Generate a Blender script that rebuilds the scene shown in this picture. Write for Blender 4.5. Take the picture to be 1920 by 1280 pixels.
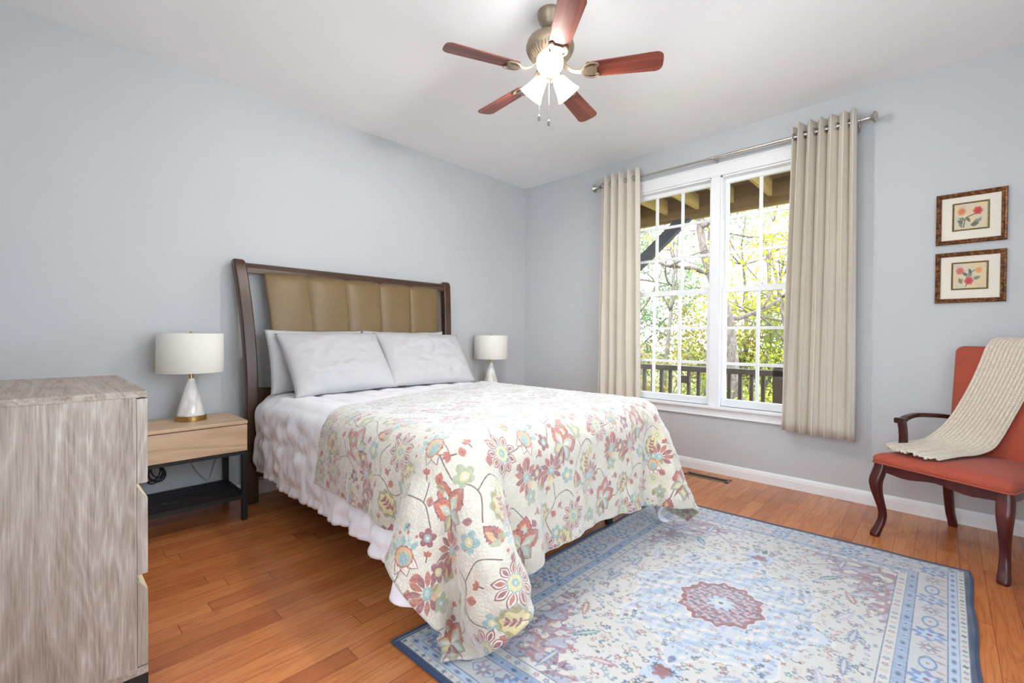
import bpy, bmesh, math, random
import numpy as np
from mathutils import Vector, Matrix

S = bpy.context.scene
COL = S.collection
for _o in list(bpy.data.objects):
    bpy.data.objects.remove(_o)
PI = math.pi
rng = np.random.default_rng(7)
random.seed(7)

# ------------------------------------------------------------------ camera
cam_data = bpy.data.cameras.new('camera')
cam_data.sensor_width = 36.0
cam_data.lens = 851.9 / 1920 * 36.0
cam_data.clip_start = 0.05
cam = bpy.data.objects.new('camera', cam_data)
COL.objects.link(cam)
_yaw, _pit, _rol = math.radians(43.556), math.radians(0.738), math.radians(0.392)
_F = Vector((-math.sin(_yaw) * math.cos(_pit), math.cos(_yaw) * math.cos(_pit), -math.sin(_pit)))
_R0 = Vector((math.cos(_yaw), math.sin(_yaw), 0))
_U0 = _R0.cross(_F)
_R = _R0 * math.cos(_rol) + _U0 * math.sin(_rol)
_U = -_R0 * math.sin(_rol) + _U0 * math.cos(_rol)
cam.matrix_world = Matrix(((_R.x, _U.x, -_F.x, 3.417), (_R.y, _U.y, -_F.y, -3.799), (_R.z, _U.z, -_F.z, 1.101), (0, 0, 0, 1)))
S.camera = cam

# ------------------------------------------------------------------ world, sun, exposure
world = bpy.data.worlds.new('sky')
S.world = world
world.use_nodes = True
_nt = world.node_tree
_nt.nodes.clear()
_out = _nt.nodes.new('ShaderNodeOutputWorld')
_bg = _nt.nodes.new('ShaderNodeBackground')
_geo = _nt.nodes.new('ShaderNodeTexCoord')
_sep = _nt.nodes.new('ShaderNodeSeparateXYZ')
_rmp = _nt.nodes.new('ShaderNodeValToRGB')
_rmp.color_ramp.elements[0].position = 0.0
_rmp.color_ramp.elements[0].color = (0.83, 0.915, 1.0, 1)
_rmp.color_ramp.elements[1].position = 0.7
_rmp.color_ramp.elements[1].color = (0.72, 0.85, 1.0, 1)
_nt.links.new(_geo.outputs['Generated'], _sep.inputs[0])
_nt.links.new(_sep.outputs['Z'], _rmp.inputs[0])
_nt.links.new(_rmp.outputs[0], _bg.inputs['Color'])
_bg.inputs['Strength'].default_value = 3.4
_nt.links.new(_bg.outputs[0], _out.inputs[0])

sun_data = bpy.data.lights.new('sun', 'SUN')
sun_data.energy = 1.4
sun_data.angle = math.radians(1.5)
sun_data.color = (1.0, 0.96, 0.88)
sun = bpy.data.objects.new('sun', sun_data)
COL.objects.link(sun)
sun.rotation_euler = Vector((0.5, -0.42, -0.85)).to_track_quat('-Z', 'Y').to_euler()

# daylight comes in through the window openings, two of them added for fill: the portals only guide the sampling
for _loc, _rot, _w, _h in (((2.065, 0.16, 1.46), (-90, 0, 0), 1.70, 1.90), ((4.36, -2.55, 1.46), (-90, 0, -90), 2.10, 1.90), ((2.90, -4.13, 1.46), (90, 0, 0), 1.60, 1.90)):
    _pd = bpy.data.lights.new('window_portal', 'AREA')
    _pd.shape = 'RECTANGLE'
    _pd.size, _pd.size_y = _w, _h
    _pd.cycles.is_portal = True
    _po = bpy.data.objects.new('window_portal', _pd)
    COL.objects.link(_po)
    _po.location = _loc
    _po.rotation_euler = [math.radians(v) for v in _rot]

S.view_settings.view_transform = 'Standard'
S.view_settings.look = 'None'
S.view_settings.gamma = 1.0
S.view_settings.use_curve_mapping = False
S.view_settings.exposure = 1.47
LAMP = 4.2       # radiance of the lit frosted fan shades
BULB = 12.5       # watts of each bulb inside them
S.cycles.sample_clamp_indirect = 6.0
S.cycles.max_bounces = 10
S.cycles.diffuse_bounces = 5
S.cycles.transparent_max_bounces = 12
S.cycles.caustics_reflective = False
S.cycles.caustics_refractive = False

# ------------------------------------------------------------------ helpers: colours, materials
def c8(r, g, b):
    f = lambda v: (v / 255 / 12.92) if v / 255 <= 0.04045 else ((v / 255 + 0.055) / 1.055) ** 2.4
    return (f(r), f(g), f(b), 1)

class NT:
    """a small wrapper for building node trees"""
    def __init__(self, name):
        self.m = bpy.data.materials.new(name)
        self.m.use_nodes = True
        self.t = self.m.node_tree
        self.b = self.t.nodes['Principled BSDF']
        self.out = self.t.nodes['Material Output']
    def n(self, typ, **kw):
        nd = self.t.nodes.new(typ)
        for k, v in kw.items():
            if k.startswith('i_'):
                nd.inputs[k[2:].replace('_', ' ')].default_value = v
            else:
                setattr(nd, k, v)
        return nd
    def l(self, a, b):
        self.t.links.new(a, b)
    def math(self, op, a, b=None, c=None):
        nd = self.t.nodes.new('ShaderNodeMath')
        nd.operation = op
        for i, v in enumerate((a, b, c)):
            if v is None:
                continue
            if isinstance(v, (int, float)):
                nd.inputs[i].default_value = v
            else:
                self.l(v, nd.inputs[i])
        return nd.outputs[0]
    def mix(self, fac, a, b, mode='MIX'):
        nd = self.t.nodes.new('ShaderNodeMix')
        nd.data_type = 'RGBA'
        nd.blend_type = mode
        for s, v in ((0, fac), (6, a), (7, b)):
            if isinstance(v, (int, float, tuple)):
                nd.inputs[s].default_value = v
            else:
                self.l(v, nd.inputs[s])
        return nd.outputs[2]
    def ramp(self, fac, stops):
        nd = self.t.nodes.new('ShaderNodeValToRGB')
        e = nd.color_ramp.elements
        while len(e) < len(stops):
            e.new(0.5)
        for i, (p, col) in enumerate(stops):
            e[i].position = p
            e[i].color = col
        self.l(fac, nd.inputs[0])
        return nd.outputs[0]
    def coords(self, kind='Object', scale=(1, 1, 1), rot=(0, 0, 0), loc=(0, 0, 0)):
        tc = self.t.nodes.new('ShaderNodeTexCoord')
        mp = self.t.nodes.new('ShaderNodeMapping')
        mp.inputs['Scale'].default_value = scale
        mp.inputs['Rotation'].default_value = rot
        mp.inputs['Location'].default_value = loc
        self.l(tc.outputs[kind], mp.inputs[0])
        return mp.outputs[0]
    def noise(self, vec, scale, detail=3, rough=0.5, dist=0.0):
        nd = self.n('ShaderNodeTexNoise')
        nd.inputs['Scale'].default_value = scale
        nd.inputs['Detail'].default_value = detail
        nd.inputs['Roughness'].default_value = rough
        nd.inputs['Distortion'].default_value = dist
        self.l(vec, nd.inputs['Vector'])
        return nd.outputs['Fac']
    def bump(self, height, strength=0.2, dist=0.01):
        nd = self.n('ShaderNodeBump')
        nd.inputs['Strength'].default_value = strength
        nd.inputs['Distance'].default_value = dist
        self.l(height, nd.inputs['Height'])
        self.l(nd.outputs[0], self.b.inputs['Normal'])
    def set(self, **kw):
        for k, v in kw.items():
            self.b.inputs[k.replace('_', ' ')].default_value = v
        return self.m

def plain(name, col, rough=0.5, metal=0.0, spec=0.5, nscale=0, var=0.06, bump=0.0, bscale=None, sheen=0.0):
    """a plain surface with a faint procedural unevenness"""
    k = NT(name)
    k.set(Roughness=rough, Metallic=metal)
    k.b.inputs['Specular IOR Level'].default_value = spec
    k.b.inputs['Sheen Weight'].default_value = sheen
    v = k.coords()
    f = k.noise(v, nscale or 14, 3)
    lo = tuple(max(0, x * (1 - var)) for x in col[:3]) + (1,)
    hi = tuple(min(1, x * (1 + var)) for x in col[:3]) + (1,)
    k.l(k.ramp(f, [(0.3, lo), (0.7, hi)]), k.b.inputs['Base Color'])
    if bump:
        k.bump(k.noise(v, bscale or 200, 2), bump, 0.004)
    return k.m

def wood(name, dark, mid, light, axis=2, across=9.0, along=0.7, rings=6.0, rough=0.45, fine=0.5, bump=0.08):
    """cathedral grain along one object axis"""
    k = NT(name)
    sc = [across, across, across]
    sc[axis] = along
    v = k.coords('Object', tuple(sc))
    n1 = k.noise(v, 0.9, 2, 0.5, 0.6)
    r = k.math('FRACT', k.math('MULTIPLY', n1, rings))
    r = k.math('ABSOLUTE', k.math('SUBTRACT', k.math('MULTIPLY', r, 2.0), 1.0))
    sf = [170.0, 170.0, 170.0]
    sf[axis] = 4.0
    f2 = k.noise(k.coords('Object', tuple(sf)), 1.0, 3, 0.65)
    f3 = k.noise(k.coords('Object', tuple(x * 0.35 for x in sc)), 1.0, 2)
    t = k.math('ADD', k.math('MULTIPLY', r, 1 - fine), k.math('MULTIPLY', f2, fine))
    col = k.ramp(t, [(0.18, dark), (0.5, mid), (0.85, light)])
    col = k.mix(k.math('MULTIPLY', f3, 0.35), col, mid)
    k.l(col, k.b.inputs['Base Color'])
    k.set(Roughness=rough)
    if bump:
        k.bump(f2, bump, 0.002)
    return k.m

# ------------------------------------------------------------------ helpers: objects
def props(o, label=None, cat=None, group=None, kind=None):
    if label: o['label'] = label
    if cat: o['category'] = cat
    if group: o['group'] = group
    if kind: o['kind'] = kind
    return o

def empty(name, loc, label=None, cat=None, group=None, kind=None, rz=0.0):
    o = bpy.data.objects.new(name, None)
    o.empty_display_size = 0.1
    COL.objects.link(o)
    o.location = loc
    o.rotation_euler = (0, 0, rz)
    return props(o, label, cat, group, kind)

class MB:
    """collects shapes and links them as ONE mesh object"""
    def __init__(self):
        self.v, self.f, self.uv, self.mi, self.cur = [], [], None, [], 0
    def add(self, vs, fs):
        o = len(self.v)
        self.v += [tuple(map(float, p)) for p in vs]
        self.f += [tuple(i + o for i in f) for f in fs]
        self.mi += [self.cur] * len(fs)
        return self
    def box(self, a, b):
        x0, y0, z0 = a; x1, y1, z1 = b
        return self.add([(x0,y0,z0),(x1,y0,z0),(x1,y1,z0),(x0,y1,z0),(x0,y0,z1),(x1,y0,z1),(x1,y1,z1),(x0,y1,z1)],
                        [(0,3,2,1),(4,5,6,7),(0,1,5,4),(1,2,6,5),(2,3,7,6),(3,0,4,7)])
    def lathe(self, prof, n=32, c=(0, 0, 0), axis=None, caps=True):
        """prof: [(radius, height)] turned about axis (default z)"""
        q = Vector((0, 0, 1)).rotation_difference(Vector(axis).normalized()) if axis is not None else None
        vs, fs = [], []
        for r, h in prof:
            for i in range(n):
                p = Vector((r * math.cos(2*PI*i/n), r * math.sin(2*PI*i/n), h))
                if q: p = q @ p
                vs.append((p.x + c[0], p.y + c[1], p.z + c[2]))
        for j in range(len(prof) - 1):
            for i in range(n):
                k = (i + 1) % n
                fs.append((j*n+i, j*n+k, (j+1)*n+k, (j+1)*n+i))
        if caps:
            if prof[0][0] > 1e-5: fs.append(tuple(range(n))[::-1])
            if prof[-1][0] > 1e-5: fs.append(tuple((len(prof)-1)*n + i for i in range(n)))
        return self.add(vs, fs)
    def tube(self, pts, rad, n=10, closed=False):
        pts = [Vector(p) for p in pts]
        m = len(pts)
        rad = rad if hasattr(rad, '__len__') else [rad] * m
        vs, fs, up = [], [], None
        for i, p in enumerate(pts):
            if closed: t = pts[(i+1) % m] - pts[i-1]
            else: t = pts[min(i+1, m-1)] - pts[max(i-1, 0)]
            t.normalize()
            if up is None: up = t.orthogonal().normalized()
            up = (up - t * up.dot(t)).normalized()
            s = t.cross(up)
            for k in range(n):
                a = 2*PI*k/n
                q = p + (up * math.cos(a) + s * math.sin(a)) * rad[i]
                vs.append(q[:])
        mm = m if closed else m - 1
        for i in range(mm):
            for k in range(n):
                a, b = i*n, ((i+1) % m)*n
                fs.append((a+k, a+(k+1) % n, b+(k+1) % n, b+k))
        if not closed:
            fs.append(tuple(range(n))[::-1]); fs.append(tuple((m-1)*n+k for k in range(n)))
        return self.add(vs, fs)
    def loft(self, rings, close_u=True, caps=True):
        n = len(rings[0]); vs = [p for r in rings for p in r]; fs = []
        for j in range(len(rings)-1):
            for i in range(n if close_u else n-1):
                k = (i+1) % n
                fs.append((j*n+i, j*n+k, (j+1)*n+k, (j+1)*n+i))
        if caps and close_u:
            fs.append(tuple(range(n))[::-1]); fs.append(tuple((len(rings)-1)*n+i for i in range(n)))
        return self.add(vs, fs)
    def grid(self, P):
        """P: (n, m, 3) array"""
        n, m = P.shape[:2]
        fs = [(i*m+j, (i+1)*m+j, (i+1)*m+j+1, i*m+j+1) for i in range(n-1) for j in range(m-1)]
        return self.add(P.reshape(-1, 3), fs)
    def build(self, name, mat, parent=None, smooth=False, bevel=0.0, seg=2, sub=0, solid=0.0, off=-1.0, uv=None, angle=None):
        me = bpy.data.meshes.new(name)
        me.from_pydata(self.v, [], self.f)
        for mt in (mat if isinstance(mat, (list, tuple)) else [mat]):
            me.materials.append(mt)
        if max(self.mi, default=0) > 0:
            me.polygons.foreach_set('material_index', self.mi)
        if uv is not None:
            lay = me.uv_layers.new(name='UVMap')
            idx = np.zeros(len(me.loops), dtype=np.int32)
            me.loops.foreach_get('vertex_index', idx)
            lay.data.foreach_set('uv', np.asarray(uv, dtype=np.float32)[idx].ravel())
        bm = bmesh.new(); bm.from_mesh(me)
        bmesh.ops.recalc_face_normals(bm, faces=bm.faces)
        bm.to_mesh(me); bm.free()
        if smooth or angle:
            me.polygons.foreach_set('use_smooth', [True] * len(me.polygons))
            if angle:
                me.set_sharp_from_angle(angle=math.radians(angle))
        o = bpy.data.objects.new(name, me)
        COL.objects.link(o)
        if parent: o.parent = parent
        if solid:
            md = o.modifiers.new('thickness', 'SOLIDIFY'); md.thickness = solid; md.offset = off
        if bevel:
            md = o.modifiers.new('bevel', 'BEVEL'); md.width = bevel; md.segments = seg; md.limit_method = 'ANGLE'; md.angle_limit = math.radians(40)
        if sub:
            md = o.modifiers.new('smooth', 'SUBSURF'); md.levels = sub; md.render_levels = sub
        return o

def box(name, a, b, mat, parent=None, bevel=0.0, **kw):
    return MB().box(a, b).build(name, mat, parent, bevel=bevel, **kw)

def kids(o):
    return [c for c in bpy.data.objects if c.parent == o]

def copy_thing(o, loc, label):
    def rec(a, par):
        c = a.copy(); COL.objects.link(c)
        if par is not None: c.parent = par
        for ch in kids(a):
            rec(ch, c)
        return c
    c = rec(o, None)
    c.location = loc
    c['label'] = label
    return c

def rrect(w, h, r, n=6, cx=0.0, cy=0.0):
    """points of a rounded rectangle"""
    pts = []
    for sx, sy, a0 in ((1, 1, 0), (-1, 1, 90), (-1, -1, 180), (1, -1, 270)):
        for i in range(n + 1):
            a = math.radians(a0 + 90 * i / n)
            pts.append((cx + sx * (w/2 - r) + r * math.cos(a), cy + sy * (h/2 - r) + r * math.sin(a)))
    return pts

def spline(pts, n):
    """Catmull-Rom through points (rows), n samples"""
    P = np.asarray(pts, float)
    P = np.vstack([2*P[0]-P[1], P, 2*P[-1]-P[-2]])
    m = len(P) - 3
    out = []
    for t in np.linspace(0, m - 1e-9, n):
        i = int(t); u = t - i
        a, b, c, d = P[i:i+4]
        out.append(0.5*((2*b)+(-a+c)*u+(2*a-5*b+4*c-d)*u*u+(-a+3*b-3*c+d)*u**3))
    return np.array(out)

def normals(P):
    du = np.gradient(P, axis=0); dv = np.gradient(P, axis=1)
    n = np.cross(du, dv)
    return n / np.maximum(np.linalg.norm(n, axis=2, keepdims=True), 1e-9)

def lump(x, y, seed, f=1.0):
    """smooth pseudo-noise from a few sines, about -1..1"""
    r = np.random.default_rng(seed)
    s = 0
    for k in range(7):
        a, ph = r.uniform(0, 2*PI, 2); fr = f * r.uniform(0.6, 2.0)
        s = s + np.sin(2*PI*fr*(x*math.cos(a) + y*math.sin(a)) + ph)
    return s / 3.5

# ------------------------------------------------------------------ printed fabrics (drawn here, pixel by pixel)
class Paint:
    def __init__(self, w, h, col, ppu, wrap=True):
        self.a = np.empty((h, w, 3)); self.a[:] = np.array(col) / 255.0
        self.w, self.h, self.k, self.wrap = w, h, ppu, wrap
        self.org, self.zm = None, 1.0
    def sd(self, cx, cy, R, fn, col, alpha=1.0, soft=1.0):
        """fill where fn(x, y) < 0 within R of (cx, cy); units, y up"""
        k, zm = self.k, self.zm
        if self.org is not None:
            cx, cy = self.org[0]+(cx-self.org[0])*zm, self.org[1]+(cy-self.org[1])*zm
            R = R*zm
        else:
            zm = 1.0
        i0, i1 = int((cx-R)*k)-1, int((cx+R)*k)+2
        j0, j1 = int((cy-R)*k)-1, int((cy+R)*k)+2
        if not self.wrap:
            i0, i1, j0, j1 = max(i0, 0), min(i1, self.w), max(j0, 0), min(j1, self.h)
            if i1 <= i0 or j1 <= j0: return
        ii, jj = np.arange(i0, i1), np.arange(j0, j1)
        X, Y = np.meshgrid((ii+.5)/k - cx, (jj+.5)/k - cy)
        m = np.clip(0.5 - fn(X/zm, Y/zm)*zm*k/soft, 0, 1)[..., None] * alpha
        if self.wrap: ix = np.ix_(jj % self.h, ii % self.w)
        else: ix = np.ix_(jj, ii)
        self.a[ix] = self.a[ix]*(1-m) + np.array(col)/255.0*m
    def ell(self, cx, cy, rx, ry, ang, col, alpha=1.0, soft=1.0):
        c, s = math.cos(ang), math.sin(ang)
        def fn(x, y):
            u, v = x*c+y*s, -x*s+y*c
            return (np.sqrt((u/rx)**2+(v/ry)**2)-1)*min(rx, ry)
        self.sd(cx, cy, max(rx, ry)*1.1, fn, col, alpha, soft)
    def ring(self, cx, cy, rx, ry, ang, wd, col, alpha=1.0):
        c, s = math.cos(ang), math.sin(ang)
        def fn(x, y):
            u, v = x*c+y*s, -x*s+y*c
            return np.abs((np.sqrt((u/rx)**2+(v/ry)**2)-1)*min(rx, ry))-wd
        self.sd(cx, cy, max(rx, ry)*1.2+wd, fn, col, alpha)
    def petal(self, cx, cy, ang, ln, wd, col, alpha=1.0, pw=0.8, jag=0.0):
        """leaf shape starting at (cx, cy), pointing along ang"""
        c, s = math.cos(ang), math.sin(ang)
        def fn(x, y):
            u, v = x*c+y*s, -x*s+y*c
            t = np.clip(u/ln, 0, 1)
            w = wd*np.sin(PI*t**pw)
            if jag: w = w*(1+jag*np.sin(t*40))
            return np.maximum(np.abs(v)-w, np.maximum(-u, u-ln))
        self.sd(cx, cy, ln*1.05, fn, col, alpha)
    def blob(self, cx, cy, r, lobes, amp, ang, col, alpha=1.0, sx=1.0):
        c, s = math.cos(ang), math.sin(ang)
        def fn(x, y):
            u, v = (x*c+y*s)/sx, -x*s+y*c
            return np.hypot(u, v)-r*(1+amp*np.cos(lobes*np.arctan2(v, u)))
        self.sd(cx, cy, r*(1+abs(amp))*max(sx, 1)*1.05, fn, col, alpha)
    def stroke(self, pts, wd, col, alpha=1.0):
        P = spline(pts, 6*len(pts))
        for (x0, y0), (x1, y1) in zip(P[:-1], P[1:]):
            L = math.hypot(x1-x0, y1-y0)
            dx, dy = (x1-x0)/(L+1e-9), (y1-y0)/(L+1e-9)
            def fn(x, y, dx=dx, dy=dy, L=L):
                t = np.clip(x*dx+y*dy, 0, L)
                return np.hypot(x-t*dx, y-t*dy)-wd
            self.sd(x0, y0, L+wd*2, fn, col, alpha)
    def image(self, name):
        im = bpy.data.images.new(name, self.w, self.h)
        buf = np.ones((self.h, self.w, 4), dtype=np.float32)
        buf[..., :3] = np.clip(self.a, 0, 1)
        im.pixels.foreach_set(buf.ravel())
        im.update()
        im.pack()
        return im

def quilt_image():
    T = 0.62
    p = Paint(1100, 1100, (206, 197, 183), 1100/T)
    RUST, RED, MAR, OR = (168, 98, 82), (184, 94, 74), (140, 82, 88), (208, 164, 118)
    SAGE, OLV, YEL, TEAL, LTEAL = (158, 162, 132), (156, 142, 102), (206, 192, 140), (136, 166, 166), (172, 190, 186)
    BR, CREAM, PUR = (104, 80, 74), (216, 206, 192), (146, 118, 128)
    def stem(*pts): p.stroke(pts, .0019, BR)
    def trumpet(x, y, a):                       # large red three-petal flower with pods
        for da, ln in ((0.05, .082), (-0.85, .070), (0.85, .058)):
            p.petal(x, y, a+da, ln+.005, .029, MAR, pw=1.0, jag=.06)
            p.petal(x, y, a+da, ln, .026, RED if da > -.5 else RUST, pw=1.0, jag=.08)
            p.petal(x, y, a+da, ln*.8, .015, OR, pw=1.1)
            p.petal(x, y, a+da, ln*.72, .011, LTEAL, pw=1.1)
            p.petal(x, y, a+da, ln*.55, .005, CREAM, pw=1.1)
        for da, ln in ((PI+.15, .066), (PI-.8, .048), (PI+1.0, .050)):
            p.petal(x, y, a+da, ln+.004, .022, PUR); p.petal(x, y, a+da, ln, .018, SAGE)
            p.petal(x, y, a+da, ln*.82, .011, YEL if da < PI+.5 else LTEAL)
        p.petal(x, y, a+PI-.28, .070, .005, MAR); p.petal(x, y, a+PI+.55, .066, .005, MAR)
    def daisy(x, y, a):
        for k in range(9):
            t = a + math.radians(-120+30*k)
            p.petal(x+.012*math.cos(t), y+.012*math.sin(t), t, .040, .0078, RUST if k % 2 else MAR, pw=1.2)
        p.petal(x, y, a+PI, .046, .014, YEL); p.petal(x, y, a+PI+.5, .036, .008, OLV); p.petal(x, y, a+PI-.5, .036, .008, OR)
        p.ell(x, y, .012, .016, a, TEAL); p.ell(x, y, .006, .009, a, LTEAL)
    def sagebloom(x, y, a):                     # scalloped olive bloom with veins
        p.blob(x, y, .040, 9, .09, a, TEAL, .7, 1.2); p.blob(x, y, .037, 9, .09, a, OLV, 1, 1.2); p.blob(x, y, .029, 7, .12, a, YEL, 1, 1.2)
        c, s = math.cos(a), math.sin(a)
        p.stroke([(x-.035*c, y-.035*s), (x+.024*c, y+.024*s)], .0014, MAR)
        for k in (-.014, 0, .014):
            for sg in (1, -1):
                p.petal(x+k*c, y+k*s, a+sg*.95, .019, .0042, MAR)
    def wheel(x, y, a):                         # round bloom with seeded petals
        for k in range(9):
            t = a+2*PI*k/9
            p.petal(x+.018*math.cos(t), y+.018*math.sin(t), t, .043, .0125, MAR, pw=1.15)
            p.petal(x+.022*math.cos(t), y+.022*math.sin(t), t, .034, .0092, CREAM, pw=1.15)
            p.petal(x+.026*math.cos(t), y+.026*math.sin(t), t, .026, .0055, RUST if k % 2 else MAR, pw=1.1)
        p.blob(x, y, .026, 9, .06, a, TEAL); p.blob(x, y, .022, 9, .06, a, YEL); p.ell(x, y, .011, .013, a, TEAL); p.ell(x, y, .005, .006, a, LTEAL)
    def small(x, y, a, c1, c2, r=.015):
        for k in range(5):
            t = a+2*PI*k/5
            p.ell(x+r*math.cos(t), y+r*math.sin(t), r*.72, r*.62, t, c1)
        p.ell(x, y, r*.7, r*.7, 0, c2); p.ell(x, y, r*.3, r*.3, 0, CREAM)
    def bell(x, y, a):
        p.petal(x, y, a, .060, .021, MAR, pw=.7, jag=.1); p.petal(x, y, a, .055, .018, RUST, pw=.7); p.petal(x, y, a+.15, .048, .010, OR, pw=.7)
        p.petal(x, y, a-.2, .045, .005, MAR, pw=.7); p.petal(x, y, a+1.0, .030, .010, SAGE); p.petal(x, y, a-1.0, .030, .010, OLV)
    def fan(x, y, a):                           # half flower with blue plume
        for k in range(6):
            t = a+math.radians(-62+25*k)
            p.petal(x+.024*math.cos(t), y+.024*math.sin(t), t, .030, .0072, LTEAL if k % 2 else TEAL)
            p.ell(x+.060*math.cos(t+.2), y+.060*math.sin(t+.2), .0045, .004, 0, RED)
        for t in (a+PI-.7, a+PI, a+PI+.7):
            p.petal(x, y, t, .050, .0150, MAR); p.petal(x, y, t, .047, .0125, CREAM)
        p.blob(x, y, .027, 11, .06, a, RUST); p.ell(x, y, .023, .023, 0, OR); p.ell(x-.006*math.cos(a), y-.006*math.sin(a), .017, .015, 0, TEAL)
    def leaf(x, y, a, c=RUST, ln=.034):
        p.petal(x, y, a, ln, ln*.34, c, jag=.15); p.petal(x, y, a, ln*.8, .0022, MAR)
    def sprig(x, y, a):
        stem((x, y), (x+.02*math.cos(a), y+.02*math.sin(a)))
        for da in (-.8, 0, .8): leaf(x+.016*math.cos(a), y+.016*math.sin(a), a+da, RED, .016)
    stem((.06, .02), (.10, .09), (.16, .12), (.15, .20)); stem((.16, .12), (.22, .10), (.27, .13)); stem((.15, .20), (.10, .25), (.06, .23))
    stem((.36, .05), (.33, .13), (.38, .20), (.36, .30)); stem((.38, .20), (.45, .22), (.50, .18)); stem((.36, .30), (.30, .35), (.24, .33))
    stem((.08, .36), (.12, .43), (.10, .50), (.15, .56)); stem((.12, .43), (.19, .44), (.22, .48)); stem((.52, .30), (.56, .38), (.52, .46), (.55, .55))
    stem((.56, .38), (.62, .40), (.66, .36)); stem((.36, .44), (.40, .50), (.38, .58)); stem((.40, .50), (.46, .52))
    def at(fn, zm):
        def g(x, y, *r):
            p.org, p.zm = (x, y), zm
            fn(x, y, *r)
            p.org = None
        return g
    trumpet, sagebloom, wheel, daisy, fan, bell = at(trumpet, 1.25), at(sagebloom, 1.15), at(wheel, 1.12), at(daisy, 1.3), at(fan, 1.2), at(bell, 1.2)
    small, leaf, sprig = at(small, 1.35), at(leaf, 1.3), at(sprig, 1.2)
    trumpet(.13, .10, 1.2); trumpet(.44, .40, 1.0); sagebloom(.29, .15, .9); sagebloom(.60, .30, 1.3); wheel(.49, .10, .3); wheel(.10, .44, .1)
    daisy(.36, .32, 1.6); daisy(.02, .24, 1.5); fan(.24, .46, .9); fan(.55, .57, 1.0); bell(.28, .26, 1.2); bell(.53, .22, 1.8); bell(.40, .57, 2.0)
    small(.20, .26, .3, SAGE, TEAL); small(.38, .06, .0, TEAL, YEL, .013); small(.33, .43, .5, MAR, TEAL, .013); small(.55, .44, .2, SAGE, YEL); small(.02, .35, .7, YEL, SAGE, .013)
    small(.17, .58, .2, RUST, TEAL, .012); small(.60, .13, .1, YEL, TEAL, .014)
    leaf(.22, .05, .5, RED); leaf(.27, .13, -.3, RUST, .02); leaf(.18, .33, 2.2, OLV); leaf(.05, .15, 2.6, RUST); leaf(.43, .27, .4, RED); leaf(.31, .56, 1.0, OLV); leaf(.47, .49, .2, RED); leaf(.06, .56, 2.0, SAGE)
    leaf(.23, .38, 2.6, RED, .03); leaf(.59, .04, 1.1, OLV); leaf(.50, .32, 2.5, MAR, .024); leaf(.33, .50, 2.9, TEAL, .026); leaf(.15, .37, .6, RUST, .026)
    for q in ((.33, .23, 1.2), (.07, .30, 2.4), (.46, .53, .6), (.21, .19, .2), (.42, .15, 2.2), (.00, .49, 1.6), (.27, .39, .4), (.57, .50, 2.6)): sprig(*q)
    daisy(.20, .33, 2.2); bell(.17, .52, .6); sagebloom(.43, .02, 2.3); wheel(.31, .01, .5); small(.02, .06, .3, SAGE, TEAL); small(.46, .28, .5, TEAL, YEL); small(.27, .33, .2, MAR, YEL); bell(.05, .58, 1.4); fan(.60, .20, 2.0)
    leaf(.02, .42, 1.0, RUST); leaf(.38, .13, 2.4, RED, .03); leaf(.52, .15, .6, MAR, .026); leaf(.24, .58, 2.6, RUST, .03); leaf(.48, .46, 2.0, OLV, .03); leaf(.40, .48, .3, RUST, .026); leaf(.20, .15, 2.0, MAR, .024); leaf(.58, .48, 1.2, RED, .026)
    J, I = np.mgrid[0:1100, 0:1100]/1100.0
    m = np.clip(.10+.10*lump(I*6, J*6, 3, 4.0), 0, .3)[..., None]
    p.a = p.a*(1-m)+np.array((206, 197, 183))/255*m
    p.a = (p.a+np.random.default_rng(5).normal(0, .018, (1100, 1100, 1)))*np.array([.91, .90, .88])
    return p.image('quilt_print')

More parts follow.
